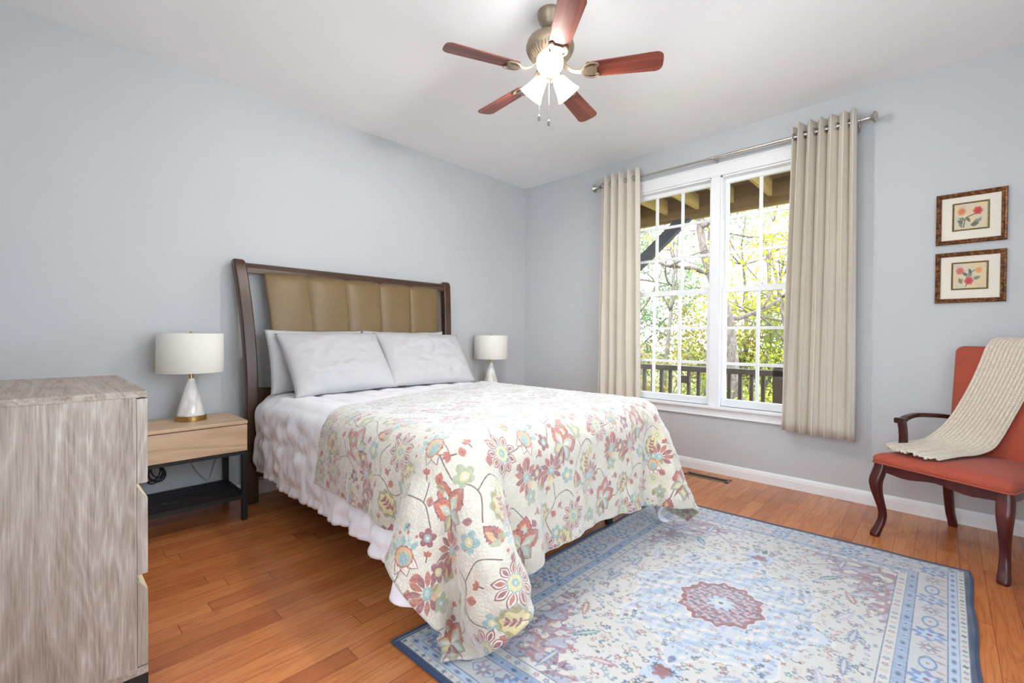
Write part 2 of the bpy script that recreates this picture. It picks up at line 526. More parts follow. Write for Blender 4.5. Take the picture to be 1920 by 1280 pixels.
def rug_image():
    W, H = 1.50, 2.12
    k = 560
    w, h = int(W*k), int(H*k)
    p = Paint(w, h, (206, 201, 193), k, wrap=False)
    r = np.random.default_rng(3)
    NAVY, BLUE, LB, CR, MV, RD, TL, TAN, LAV, SL = (44, 60, 92), (146, 164, 192), (180, 196, 216), (212, 207, 197), (158, 120, 128), (142, 82, 88), (64, 108, 122), (196, 182, 158), (170, 168, 186), (108, 122, 152)
    J, I = np.mgrid[0:h, 0:w]
    X, Y = (I+.5)/k, (J+.5)/k
    u, v = X-W/2, Y-H/2
    e = np.minimum(W/2-np.abs(u), H/2-np.abs(v))
    def band(lo, hi, col):
        m = (e >= lo) & (e < hi); p.a[m] = np.array(col)/255.0
    def sym(fn, x, y):
        """draw a motif in all four quarters; x, y measured from the centre"""
        for sx in (1, -1):
            for sy in (1, -1):
                fn(W/2+sx*x, H/2+sy*y, sx, sy)
    # field: jagged corner pieces and a lobed pale medallion
    fw, fh = W/2-.245, H/2-.245
    jag = .016*np.sign(np.sin(90*(np.abs(u)-np.abs(v))))
    corner = (np.abs(u)/fw)**1.25+(np.abs(v)/fh)**1.45 > 1.20+jag*2.2
    cn = lump(X*3, Y*3, 5, 3.0)
    p.a[corner & (e > .245)] = np.array(MV)/255
    p.a[corner & (e > .245) & (cn > .28)] = np.array(LAV)/255
    p.a[corner & (e > .245) & (cn < -.42)] = np.array(CR)/255
    ang = np.arctan2(v/1.28, u); rr = np.hypot(u, v/1.28)
    med = .335*(1+.10*np.cos(8*ang)+.04*np.cos(16*ang))
    p.a[np.abs(rr-med) < .007] = np.array((216, 212, 206))/255
    p.a[rr < med-.007] = np.array((194, 200, 209))/255
    fl = lump(X*4, Y*4, 9, 3.5)
    p.a[(rr < med-.02) & (fl > .35)] = np.array((160, 178, 204))/255
    p.a[(rr < med-.02) & (fl < -.55)] = np.array((224, 214, 200))/255
    for sy in (1, -1):                            # pendants above and below the medallion
        p.blob(W/2, H/2+sy*.54, .055, 4, .25, .78, LB); p.blob(W/2, H/2+sy*.54, .030, 6, .2, 0, RD)
        p.petal(W/2, H/2+sy*.44, PI/2*sy, .05, .012, SL); p.petal(W/2, H/2+sy*.60, PI/2*sy, .06, .012, TL)
    cen = .150*(1+.05*np.cos(10*ang)+.04*np.cos(20*ang))
    rc = np.hypot(u, v/1.12)
    p.a[rc < cen+.006] = np.array((216, 212, 206))/255
    p.a[rc < cen] = np.array(RD)/255
    p.a[(rc < cen-.018) & (lump(X*9, Y*9, 12, 3) > -.12)] = np.array((178, 164, 172))/255
    p.a[(rc < cen-.018) & (lump(X*9, Y*9, 14, 3) > .45)] = np.array((112, 116, 130))/255
    p.blob(W/2, H/2, .045, 8, .25, 0, LB); p.blob(W/2, H/2, .026, 8, .3, .4, CR); p.ell(W/2, H/2, .009, .009, 0, TL)
    # scattered motifs, mirrored into the quarters
    cols = [RD, TL, SL, MV, BLUE, TAN, (120, 92, 84), NAVY]
    n = 0
    while n < 620:
        x, y = r.uniform(.015, fw-.015), r.uniform(.015, fh-.015)
        if math.hypot(x, y/1.28) < .16: continue
        inm = math.hypot(x, y/1.28) < .30
        c = cols[r.integers(8)]; t = r.integers(6); a = r.uniform(0, PI); s = r.uniform(.5, 1.05)
        al = .45 if inm else .7
        def fn(cx, cy, sx, sy):
            aa = math.atan2(math.sin(a)*sy, math.cos(a)*sx)
            if t == 0: p.blob(cx, cy, .009*s, 4, .35, aa, c, al)
            elif t == 1: p.petal(cx, cy, aa, .028*s, .0052*s, c, al)
            elif t == 2: p.ring(cx, cy, .009*s, .006*s, aa, .0016, c, al)
            elif t == 3:
                p.stroke([(cx, cy), (cx+.016*math.cos(aa), cy+.016*math.sin(aa)), (cx+.03*math.cos(aa+.5), cy+.03*math.sin(aa+.5))], .0013, c, al)
                p.ell(cx+.03*math.cos(aa+.5), cy+.03*math.sin(aa+.5), .006, .004, aa, c, al)
            elif t == 4: p.blob(cx, cy, .012*s, 5, .3, aa, c, al); p.ell(cx, cy, .004, .004, 0, CR)
            else: p.petal(cx, cy, aa, .02*s, .006, c, al, jag=.3)
        sym(fn, x, y); n += 1
    for (x, y, a, L, c) in ((.25, .50, .9, .12, TL), (.36, .18, 1.2, .13, LAV), (.12, .62, .3, .10, MV), (.40, .36, 2.0, .11, (150, 96, 84)), (.30, .68, 1.5, .13, SL), (.42, .05, 1.5, .12, SL), (.20, .40, 2.4, .09, BLUE)):
        def fn(cx, cy, sx, sy):
            aa = math.atan2(math.sin(a)*sy, math.cos(a)*sx)
            p.petal(cx, cy, aa, L, .016, c, .85, jag=.35); p.petal(cx+.01*math.cos(aa), cy+.01*math.sin(aa), aa, L*.8, .006, CR, .8)
        sym(fn, x, y)
    # borders
    band(.045, .075, LB); band(.075, .175, (200, 196, 194)); band(.175, .210, BLUE); band(.210, .245, CR); band(.020, .045, CR)
    for q in (.0455, .0755, .1745, .2095, .2445): p.a[np.abs(e-q) < .0014] = np.array((96, 108, 140))/255
    def run(off, step, fn):
        """motifs along the four sides at distance off from the edge"""
        a, b = W-2*off, H-2*off
        for L, f in ((a, lambda s: (off+s, off, 0.)), (a, lambda s: (off+s, H-off, PI)), (b, lambda s: (off, off+s, PI/2)), (b, lambda s: (W-off, off+s, -PI/2))):
            m = max(2, int(round(L/step)))
            for i in range(m+1): fn(*f(L*i/m), i)
    run(.032, .036, lambda x, y, a, i: p.blob(x, y, .007, 4, .4, a+.4, (NAVY, MV, SL)[i % 3], .8))
    run(.060, .055, lambda x, y, a, i: (p.ell(x, y, .016, .007, a, SL, .7), p.ell(x, y, .006, .004, a, NAVY, .7)))
    def big(x, y, a, i):
        if i % 3 == 0:
            p.blob(x, y, .044, 8, .22, a, (98, 128, 178), .9); p.blob(x, y, .026, 6, .3, a+.3, LB); p.ell(x, y, .009, .009, 0, RD)
        elif i % 3 == 1:
            p.ell(x, y, .040, .026, a, LB); p.ring(x, y, .036, .022, a, .0026, SL); p.ell(x, y, .018, .010, a, (206, 196, 186)); p.ell(x, y, .007, .005, a, MV)
        else:
            for kk in range(8): p.petal(x, y, a+kk*PI/4, .036, .006, (SL, MV)[kk % 2], .8)
            p.ell(x, y, .008, .008, 0, CR)
        c, s = math.cos(a), math.sin(a)
        for d in (-.045, .045):
            p.stroke([(x+d*c*.6-.02*s, y+d*s*.6+.02*c), (x+d*c, y+d*s), (x+d*c*.6+.02*s, y+d*s*.6-.02*c)], .0016, (SL, MV)[i % 2], .8)
            p.petal(x+d*c*.7-.02*s, y+d*s*.7+.02*c, a+1.2, .03, .006, MV, .7)
    run(.125, .105, big)
    run(.1925, .052, lambda x, y, a, i: (p.ell(x, y, .014, .008, a, (SL, LB)[i % 2], .9), p.blob(x, y, .006, 4, .4, a, NAVY, .7)))
    run(.2275, .040, lambda x, y, a, i: (p.blob(x, y, .010, 5, .25, a, (MV, SL, TAN)[i % 3], .8), p.ell(x, y, .003, .003, 0, CR)))
    band(-.1, .018, NAVY); band(.018, .021, (70, 82, 108))
    # worn, streaked pile
    st = lump(X*.6, Y*14, 21, 2.2)*.5+lump(X*5, Y*40, 22, 1.5)*.5
    fade = np.clip(.15+.30*st, 0, .58)[..., None]*(e > .021)[..., None]
    p.a = p.a*(1-fade)+np.array((204, 203, 203))/255*fade
    p.a = p.a*.93
    p.a += (r.normal(0, .022, (h, w, 1)))
    return p.image('rug_print')

def print_image(kind):
    p = Paint(260, 220, (214, 200, 172), 1000, wrap=False)
    J, I = np.mgrid[0:220, 0:260]
    n = lump(I/260, J/220, 31+kind, 1.4)[..., None]
    p.a = p.a*(1-.0*n)+np.clip(n, 0, 1)*np.array((6, -2, -18))/255+np.clip(-n, 0, 1)*np.array((-14, -6, 4))/255
    GR, DG, CORAL, PINK, OR, YL = (128, 132, 102), (92, 102, 86), (206, 84, 78), (212, 126, 116), (222, 160, 108), (224, 190, 128)
    def rose(x, y, r, c1, c2):
        for kk in range(6): p.ell(x+r*.55*math.cos(kk*1.05), y+r*.5*math.sin(kk*1.05), r*.6, r*.5, kk*1.05, c1, .8)
        p.ell(x, y, r*.5, r*.42, .4, c2, .8); p.ring(x, y, r*.34, r*.28, .5, .0022, c1); p.ring(x, y, r*.62, r*.52, 1.1, .0018, c2)
    def leaf(x, y, a, ln, c): p.petal(x, y, a, ln, ln*.27, c, .8); p.stroke([(x, y), (x+ln*.9*math.cos(a), y+ln*.9*math.sin(a))], .0012, DG, .7)
    if kind == 0:
        p.stroke([(.075, .015), (.085, .07), (.10, .10), (.165, .125)], .004, DG); p.stroke([(.06, .012), (.07, .10)], .0026, GR)
        leaf(.10, .10, -1.0, .05, DG); leaf(.09, .08, 2.8, .06, GR); leaf(.07, .05, 2.5, .055, DG); leaf(.15, .04, .6, .07, GR); leaf(.13, .03, .2, .07, DG); leaf(.19, .05, 1.1, .05, (150, 158, 150)); leaf(.06, .02, 1.9, .05, GR)
        rose(.185, .150, .034, CORAL, (176, 58, 66)); rose(.060, .155, .034, OR, CORAL)
    else:
        p.stroke([(.10, .012), (.12, .07), (.11, .12), (.18, .16)], .003, DG); p.stroke([(.11, .12), (.05, .15)], .003, DG)
        leaf(.12, .10, .9, .05, GR); leaf(.11, .11, 2.4, .05, DG); leaf(.16, .08, .3, .06, GR); leaf(.05, .05, .9, .05, (160, 164, 150)); leaf(.07, .04, 2.0, .06, GR); leaf(.14, .13, 1.9, .045, DG)
        rose(.125, .065, .034, (202, 92, 96), (172, 58, 72)); rose(.055, .155, .032, PINK, CORAL); rose(.200, .155, .026, OR, (226, 140, 90)); p.ell(.21, .05, .04, .03, .3, YL, .5)
    return p.image('flower_print')

# ------------------------------------------------------------------ cloth draped over a form
def sd_rbox(P, c, hs, r):
    q = P-np.array(c); a = np.abs(q)-(np.array(hs)-r)
    m = np.maximum(a, 0); L = np.linalg.norm(m, axis=1)
    ins = np.minimum(a.max(1), 0)
    d = L+ins-r
    nrm = np.zeros_like(P)
    o = L > 1e-9
    nrm[o] = (m[o]/L[o, None])*np.sign(q[o])
    k = ~o
    ax = a[k].argmax(1)
    t = np.zeros((k.sum(), 3)); t[np.arange(k.sum()), ax] = np.sign(q[k][np.arange(k.sum()), ax]); nrm[k] = t
    return d, nrm

def drape(rest, start, sdf, thick, steps=140, iters=16, floor=0.0, mu=0.5, under=None, pin=None, damp=0.96, bend=0.12, stretch=0.9):
    """position-based cloth: rest (n,m,2) flat lengths, start (n,m,3)"""
    n, m = rest.shape[:2]
    P = start.reshape(-1, 3).copy(); V = np.zeros_like(P)
    idx = np.arange(n*m).reshape(n, m); R = rest.reshape(-1, 2)
    groups = []
    def add(a, b, k, ax):
        a, b = a.ravel(), b.ravel()
        if len(a): groups.append((a, b, np.linalg.norm(R[a]-R[b], axis=1), k))
    for s in (0, 1):
        add(idx[s:-1:2, :], idx[s+1::2, :], stretch, 0)
        add(idx[:, s:-1:2], idx[:, s+1::2], stretch, 1)
        add(idx[s:-1:2, :-1], idx[s+1::2, 1:], .35, 2)
        add(idx[s:-1:2, 1:], idx[s+1::2, :-1], .35, 2)
    for s in (0, 1, 2, 3):
        if s < 4:
            A = idx[s::4, :]; B = idx[s+2::4, :]; q = min(len(A), len(B)); add(A[:q], B[:q], bend, 3)
            A = idx[:, s::4]; B = idx[:, s+2::4]; q = min(A.shape[1], B.shape[1]); add(A[:, :q], B[:, :q], bend, 3)
    dt = 1/50.0
    for st in range(steps):
        V *= damp; V[:, 2] -= 9.8*dt
        sp = np.linalg.norm(V, axis=1, keepdims=True); V *= np.minimum(1, 2.2/np.maximum(sp, 1e-6))
        Q = P+V*dt
        if pin is not None and st > 18:
            Q[pin, :2] = P[pin, :2]+(Q[pin, :2]-P[pin, :2])*.15
        for it in range(iters):
            for a, b, L, k in groups:
                d = Q[b]-Q[a]; ln = np.linalg.norm(d, axis=1)
                corr = (d*((ln-L)/np.maximum(ln, 1e-9)*.5*k)[:, None])
                Q[a] += corr; Q[b] -= corr
            if it % 3 == 2 or it == iters-1:
                dd, nn = sdf(Q)
                h = dd < thick
                if h.any():
                    Q[h] += nn[h]*(thick-dd[h])[:, None]
                    mv = Q[h]-P[h]; tn = mv-nn[h]*(mv*nn[h]).sum(1, keepdims=True)
                    Q[h] -= tn*mu
                lo = Q[:, 2] < floor
                if lo.any():
                    Q[lo, 2] = floor; Q[lo, :2] = P[lo, :2]+(Q[lo, :2]-P[lo, :2])*.3
        if pin is not None and st > 18:
            Q[pin, :2] = P[pin, :2]+(Q[pin, :2]-P[pin, :2])*.15
        if under is not None and st % 3 == 0:
            UP, UN, gap = under
            for c0 in range(0, len(Q), 400):
                q = Q[c0:c0+400]
                D2 = ((q[:, None, :]-UP[None])**2).sum(2); j = D2.argmin(1)
                dv = ((q-UP[j])*UN[j]).sum(1); near = (np.sqrt(D2[np.arange(len(q)), j]) < .09) & (dv < gap)
                q[near] += UN[j][near]*(gap-dv[near])[:, None]
                Q[c0:c0+400] = q
        V = (Q-P)/dt; P = Q
    return P.reshape(n, m, 3)

def refine(A, times=1):
    """double a grid, cubic"""
    for _ in range(times):
        for ax in (0, 1):
            B = np.moveaxis(A, ax, 0); n = len(B)
            pad = np.concatenate([2*B[:1]-B[1:2], B, 2*B[-1:]-B[-2:-1]])
            mid = (-pad[:-3]+9*pad[1:-2]+9*pad[2:-1]-pad[3:])/16
            out = np.empty((2*n-1,)+B.shape[1:]); out[0::2] = B; out[1::2] = mid
            A = np.moveaxis(out, 0, ax)
    return A

# ------------------------------------------------------------------ materials
def wall_paint(name, col, rough=0.6):
    k = NT(name)
    f = k.noise(k.coords(), 1.3, 2)
    k.l(k.ramp(f, [(0.35, tuple(x*.985 for x in col[:3])+(1,)), (0.65, tuple(min(1, x*1.015) for x in col[:3])+(1,))]), k.b.inputs['Base Color'])
    k.set(Roughness=rough)
    k.b.inputs['Specular IOR Level'].default_value = 0.25
    k.bump(k.noise(k.coords(), 160, 3), 0.04, 0.003)
    return k.m

M = {}
M['wall'] = wall_paint('wall_paint', c8(196, 197, 198))
M['ceiling'] = wall_paint('ceiling_paint', c8(246, 246, 247), 0.8)
M['trim'] = plain('white_trim_paint', c8(238, 238, 238), 0.35, nscale=4, var=0.015)
M['sash'] = plain('white_sash_paint', c8(242, 242, 243), 0.3, nscale=4, var=0.015)

def floor_mat():
    k = NT('oak_floorboards')
    tc = k.n('ShaderNodeTexCoord'); sp = k.n('ShaderNodeSeparateXYZ'); k.l(tc.outputs['Object'], sp.inputs[0])
    x, y = sp.outputs[0], sp.outputs[1]
    xr = k.math('DIVIDE', x, 0.083); row = k.math('FLOOR', xr); fx = k.math('FRACT', xr)
    w1 = k.n('ShaderNodeTexWhiteNoise', noise_dimensions='1D'); k.l(row, w1.inputs['W'])
    yr = k.math('ADD', k.math('DIVIDE', y, 0.95), k.math('MULTIPLY', w1.outputs['Value'], 13.0)); pl = k.math('FLOOR', yr); fy = k.math('FRACT', yr)
    cb = k.n('ShaderNodeCombineXYZ'); k.l(row, cb.inputs[0]); k.l(pl, cb.inputs[1])
    w2 = k.n('ShaderNodeTexWhiteNoise', noise_dimensions='2D'); k.l(cb.outputs[0], w2.inputs['Vector'])
    rnd = w2.outputs['Value']
    # grain, shifted from board to board
    cb2 = k.n('ShaderNodeCombineXYZ'); k.l(k.math('MULTIPLY', x, 26.0), cb2.inputs[0]); k.l(k.math('MULTIPLY', y, 2.0), cb2.inputs[1]); k.l(k.math('MULTIPLY', rnd, 60.0), cb2.inputs[2])
    g1 = k.noise(cb2.outputs[0], 1.0, 3, 0.55, 0.7)
    rings = k.math('ABSOLUTE', k.math('SUBTRACT', k.math('MULTIPLY', k.math('FRACT', k.math('MULTIPLY', g1, 5.0)), 2.0), 1.0))
    cb3 = k.n('ShaderNodeCombineXYZ'); k.l(k.math('MULTIPLY', x, 110.0), cb3.inputs[0]); k.l(k.math('MULTIPLY', y, 2.2), cb3.inputs[1]); k.l(k.math('MULTIPLY', rnd, 40.0), cb3.inputs[2])
    g2 = k.noise(cb3.outputs[0], 1.0, 2, 0.6)
    t = k.math('ADD', k.math('MULTIPLY', rings, 0.62), k.math('MULTIPLY', g2, 0.38))
    base = k.ramp(rnd, [(0.0, c8(176, 108, 66)), (0.15, c8(194, 124, 76)), (0.5, c8(206, 136, 84)), (0.85, c8(214, 146, 92)), (1.0, c8(186, 118, 70))])
    grain = k.ramp(t, [(0.15, c8(186, 132, 100)), (0.42, c8(228, 190, 158)), (0.8, c8(242, 216, 188))])
    col = k.mix(0.55, base, k.mix(1.0, base, grain, 'MULTIPLY'))
    # knots
    vo = k.n('ShaderNodeTexVoronoi', feature='F1'); vo.inputs['Scale'].default_value = 2.1
    k.l(k.coords('Object', (1.6, 0.8, 1)), vo.inputs['Vector'])
    kn = k.ramp(vo.outputs['Distance'], [(0.016, (1, 1, 1, 1)), (0.05, (0, 0, 0, 1))])
    col = k.mix(k.math('MULTIPLY', kn, 0.6), col, c8(84, 44, 28))
    ex = k.math('MINIMUM', fx, k.math('SUBTRACT', 1.0, fx)); ey = k.math('MINIMUM', fy, k.math('SUBTRACT', 1.0, fy))
    seam = k.math('MAXIMUM', k.math('LESS_THAN', ex, 0.016), k.math('LESS_THAN', ey, 0.0018))
    col = k.mix(k.math('MULTIPLY', seam, 0.55), col, c8(88, 48, 28))
    k.l(col, k.b.inputs['Base Color'])
    k.l(k.math('ADD', k.math('MULTIPLY', g2, 0.12), 0.17), k.b.inputs['Roughness'])
    k.b.inputs['Specular IOR Level'].default_value = 0.5
    k.bump(k.math('SUBTRACT', k.math('MULTIPLY', g2, 0.15), seam), 0.25, 0.0015)
    return k.m
M['floor'] = floor_mat()

def limed_oak(name, axis):
    k = NT(name)
    sc = [7.0]*3; sc[axis] = .9
    n1 = k.noise(k.coords('Object', tuple(sc)), 1.0, 3, .5, .5)
    r = k.math('ABSOLUTE', k.math('SUBTRACT', k.math('MULTIPLY', k.math('FRACT', k.math('MULTIPLY', n1, 10.0)), 2.0), 1.0))
    sf = [260.0]*3; sf[axis] = 9.0
    f2 = k.noise(k.coords('Object', tuple(sf)), 1.0, 3, .7)
    s3 = [28.0]*3; s3[axis] = .9
    f3 = k.noise(k.coords('Object', tuple(s3)), 1.0, 2, .6)
    t = k.math('ADD', k.math('ADD', k.math('MULTIPLY', k.math('POWER', r, 1.6), .14), k.math('MULTIPLY', f2, .60)), k.math('MULTIPLY', f3, .32))
    if axis == 2:                                   # cathedral arches down the middle of the board
        tc = k.n('ShaderNodeTexCoord'); sp = k.n('ShaderNodeSeparateXYZ'); k.l(tc.outputs['Object'], sp.inputs[0])
        ly = k.math('SUBTRACT', sp.outputs[1], .33); q = k.math('MULTIPLY', ly, ly)
        wv = k.math('ADD', k.math('SUBTRACT', k.math('MULTIPLY', sp.outputs[2], .9), k.math('MULTIPLY', q, 40.0)), k.math('MULTIPLY', n1, .8))
        ar = k.math('POWER', k.math('ADD', k.math('MULTIPLY', k.math('SINE', k.math('MULTIPLY', wv, 2*PI*13)), .5), .5), 3.0)
        mk = k.math('POWER', 2.718, k.math('MULTIPLY', q, -160.0))
        t = k.math('ADD', t, k.math('MULTIPLY', k.math('MULTIPLY', ar, mk), .075))
    col = k.ramp(t, [(.34, c8(122, 107, 94)), (.46, c8(148, 134, 121)), (.58, c8(163, 151, 140)), (.76, c8(188, 180, 174))])
    vo = k.n('ShaderNodeTexVoronoi', feature='F1'); vo.inputs['Scale'].default_value = 3.2
    s4 = [1.7]*3; s4[axis] = 1.0
    k.l(k.coords('Object', tuple(s4)), vo.inputs['Vector'])
    col = k.mix(k.math('MULTIPLY', k.ramp(vo.outputs['Distance'], [(.018, (1, 1, 1, 1)), (.06, (0, 0, 0, 1))]), .5), col, c8(112, 92, 76))
    k.l(col, k.b.inputs['Base Color']); k.set(Roughness=.5); k.bump(f2, .12, .002)
    return k.m
M['pale_oak'] = limed_oak('whitewashed_oak', 2)
M['pale_oak_x'] = limed_oak('whitewashed_oak_top', 0)
M['raw_edge'] = plain('pale_cut_edge', c8(222, 206, 176), 0.6)
M['light_oak'] = wood('light_oak_veneer', c8(176, 142, 108), c8(208, 176, 142), c8(222, 194, 160), axis=1, across=6.0, along=0.7, rings=6, rough=0.45, fine=0.6)
M['walnut'] = wood('dark_walnut', c8(46, 28, 18), c8(70, 45, 30), c8(88, 58, 38), axis=2, across=12, along=1.0, rings=3, rough=0.32, fine=0.7, bump=0.03)
M['walnut_y'] = wood('dark_walnut_rail', c8(46, 28, 18), c8(70, 45, 30), c8(88, 58, 38), axis=1, across=12, along=1.0, rings=3, rough=0.32, fine=0.7, bump=0.03)
M['mahogany'] = wood('red_mahogany', c8(46, 12, 12), c8(76, 26, 24), c8(98, 38, 32), axis=2, across=10, along=1.5, rings=3, rough=0.28, fine=0.7, bump=0.02)
M['arm_wood'] = wood('dark_mahogany_arm', c8(40, 16, 12), c8(66, 30, 22), c8(84, 42, 30), axis=1, across=10, along=1.5, rings=3, rough=0.3, fine=0.7, bump=0.02)
M['leather'] = plain('tan_faux_leather', c8(118, 95, 60), 0.42, nscale=30, var=0.04, bump=0.12, bscale=420)
M['black_metal'] = plain('black_powder_coat', c8(30, 29, 28), 0.5, spec=0.4)
M['black_plastic'] = plain('black_plastic', c8(22, 21, 20), 0.5)
M['brass'] = plain('brushed_brass', c8(196, 160, 98), 0.28, 1.0, nscale=60)
M['nickel'] = plain('brushed_nickel', c8(196, 192, 186), 0.3, 1.0, nscale=60)
M['bronze'] = plain('antique_pewter', c8(142, 126, 106), 0.4, 0.45, nscale=40, var=0.1)
M['clear_cord'] = plain('clear_cord', c8(196, 190, 178), 0.4)

def marble_glass():
    k = NT('white_marbled_ceramic')
    f = k.noise(k.coords('Object', (1, 1, .6)), 9, 4, .6, 1.6)
    k.l(k.ramp(f, [(0.35, c8(214, 208, 204)), (0.5, c8(240, 237, 234)), (0.7, c8(246, 244, 242))]), k.b.inputs['Base Color'])
    k.set(Roughness=0.12); k.b.inputs['Coat Weight'].default_value = 0.5
    return k.m
M['marble'] = marble_glass()

def linen(name, col, trans=0.25):
    k = NT(name)
    w = k.n('ShaderNodeTexWave', wave_type='BANDS', bands_direction='Z'); w.inputs['Scale'].default_value = 260
    w.inputs['Distortion'].default_value = 2; k.l(k.coords(), w.inputs['Vector'])
    k.l(k.mix(k.math('MULTIPLY', w.outputs['Fac'], 0.06), col, tuple(x*.8 for x in col[:3])+(1,)), k.b.inputs['Base Color'])
    k.set(Roughness=0.9); k.b.inputs['Specular IOR Level'].default_value = 0.1
    tr = k.n('ShaderNodeBsdfTranslucent'); tr.inputs['Color'].default_value = col
    mx = k.n('ShaderNodeMixShader'); mx.inputs[0].default_value = trans
    k.l(k.b.outputs[0], mx.inputs[1]); k.l(tr.outputs[0], mx.inputs[2]); k.l(mx.outputs[0], k.out.inputs[0])
    return k.m
M['shade'] = linen('white_linen_shade', c8(250, 247, 240), 0.3)

def cloth(name, col, rough=0.9, weave=420, bump=0.15, crease=0.0, sheen=0.15, trans=0.0, vscale=(1, 1, 1), var=0.05):
    k = NT(name)
    v = k.coords('Object', vscale)
    a = k.noise(v, weave, 2); b = k.noise(k.coords(), 5, 3)
    t = k.math('ADD', k.math('MULTIPLY', a, 0.6), k.math('MULTIPLY', b, 0.4))
    k.l(k.ramp(t, [(0.3, tuple(x*(1-var) for x in col[:3])+(1,)), (0.7, tuple(min(1, x*(1+var)) for x in col[:3])+(1,))]), k.b.inputs['Base Color'])
    k.set(Roughness=rough)
    k.b.inputs['Specular IOR Level'].default_value = 0.2
    k.b.inputs['Sheen Weight'].default_value = sheen
    h = k.math('MULTIPLY', a, 0.25)
    if crease:
        c = k.noise(k.coords('Object', (1, 1, 1.4)), 9, 4, .55, .8)
        h = k.math('ADD', h, k.math('MULTIPLY', c, crease))
    k.bump(h, bump, 0.01)
    if trans:
        tr = k.n('ShaderNodeBsdfTranslucent'); tr.inputs['Color'].default_value = col
        mx = k.n('ShaderNodeMixShader'); mx.inputs[0].default_value = trans
        k.l(k.b.outputs[0], mx.inputs[1]); k.l(tr.outputs[0], mx.inputs[2]); k.l(mx.outputs[0], k.out.inputs[0])
    return k.m
M['white_cotton'] = cloth('white_cotton', c8(240, 238, 242), 0.85, crease=1.6, bump=0.3)
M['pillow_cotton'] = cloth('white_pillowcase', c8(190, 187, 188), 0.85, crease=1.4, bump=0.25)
M['coral'] = cloth('coral_slub_upholstery', c8(170, 80, 61), 0.8, weave=60, bump=0.1, vscale=(.25, .25, 9), var=0.16, sheen=0.1)
M['coral_seat'] = cloth('coral_slub_seat', c8(170, 80, 61), 0.8, weave=60, bump=0.1, vscale=(.5, 6, 1), var=0.16, sheen=0.1)
M['curtain'] = cloth('beige_curtain_weave', c8(230, 221, 207), 0.85, weave=240, bump=0.05, vscale=(3, 3, .4), trans=0.14, sheen=0.2)

def knit_mat():
    k = NT('cream_knit')
    tc = k.n('ShaderNodeTexCoord')
    mp = k.n('ShaderNodeMapping'); mp.inputs['Scale'].default_value = (1, 1, 1); k.l(tc.outputs['UV'], mp.inputs[0])
    sp = k.n('ShaderNodeSeparateXYZ'); k.l(mp.outputs[0], sp.inputs[0])
    a = k.math('SINE', k.math('MULTIPLY', sp.outputs[0], 2*PI*28)); b = k.math('SINE', k.math('ADD', k.math('MULTIPLY', sp.outputs[1], 2*PI*95), k.math('MULTIPLY', a, 1.4)))
    n = k.noise(mp.outputs[0], 60, 2)
    h = k.math('ADD', k.math('MULTIPLY', b, 0.12), n)
    k.l(k.ramp(h, [(0.1, c8(200, 186, 166)), (0.8, c8(232, 221, 203))]), k.b.inputs['Base Color'])
    k.set(Roughness=0.95); k.b.inputs['Sheen Weight'].default_value = 0.3; k.b.inputs['Specular IOR Level'].default_value = 0.1
    k.bump(h, 0.32, 0.003)
    return k.m
M['knit'] = knit_mat()

def printed(name, img, rough=0.85, bump=0.3, vor=0, nz=300, sheen=0.2, spec=0.25, dist=0.004):
    k = NT(name)
    tc = k.n('ShaderNodeTexCoord')
    im = k.n('ShaderNodeTexImage'); im.image = img; im.interpolation = 'Cubic'
    k.l(tc.outputs['UV'], im.inputs[0])
    k.l(im.outputs[0], k.b.inputs['Base Color'])
    k.set(Roughness=rough); k.b.inputs['Sheen Weight'].default_value = sheen; k.b.inputs['Specular IOR Level'].default_value = spec
    h = k.noise(tc.outputs['UV'], nz, 2)
    if vor:
        vo = k.n('ShaderNodeTexVoronoi', feature='DISTANCE_TO_EDGE'); vo.inputs['Scale'].default_value = vor
        k.l(tc.outputs['UV'], vo.inputs['Vector'])
        e = k.math('MINIMUM', k.math('MULTIPLY', vo.outputs['Distance'], 5.0), 1.0)
        h = k.math('ADD', k.math('MULTIPLY', h, 0.3), e)
    k.bump(h, bump, dist)
    return k.m
M['quilt'] = printed('floral_quilted_cotton', quilt_image(), 0.44, 0.35, vor=46, nz=160, sheen=0.9, spec=0.5, dist=0.004)
M['rug'] = printed('worn_rug_pile', rug_image(), 0.6, 0.35, nz=420, sheen=0.4, spec=0.45)
M['print_a'] = printed('rose_watercolour', print_image(0), 0.6, 0.02)
M['print_b'] = printed('pink_rose_watercolour', print_image(1), 0.6, 0.02)
M['rug_edge'] = cloth('navy_binding', c8(50, 66, 98), 0.9, weave=300, bump=0.3)
M['mat_board'] = plain('cream_mat_board', c8(232, 224, 208), 0.8, nscale=6, var=0.02)
def gilt():
    k = NT('tortoise_gilt_frame')
    f = k.noise(k.coords(), 60, 4, .65, 1.0)
    k.l(k.ramp(f, [(0.32, c8(52, 26, 14)), (0.5, c8(104, 62, 32)), (0.62, c8(164, 112, 62)), (0.75, c8(86, 48, 24))]), k.b.inputs['Base Color'])
    k.set(Roughness=0.34, Metallic=0.35)
    return k.m
M['gilt'] = gilt()
M['gilt_inner'] = plain('dull_gold_fillet', c8(132, 108, 66), 0.4, 0.4, nscale=80, var=0.25)
M['fan_wood'] = wood('cherry_fan_blade', c8(88, 42, 36), c8(118, 60, 50), c8(138, 78, 64), axis=0, across=14, along=1.2, rings=4, rough=0.24, fine=0.65, bump=0.02)

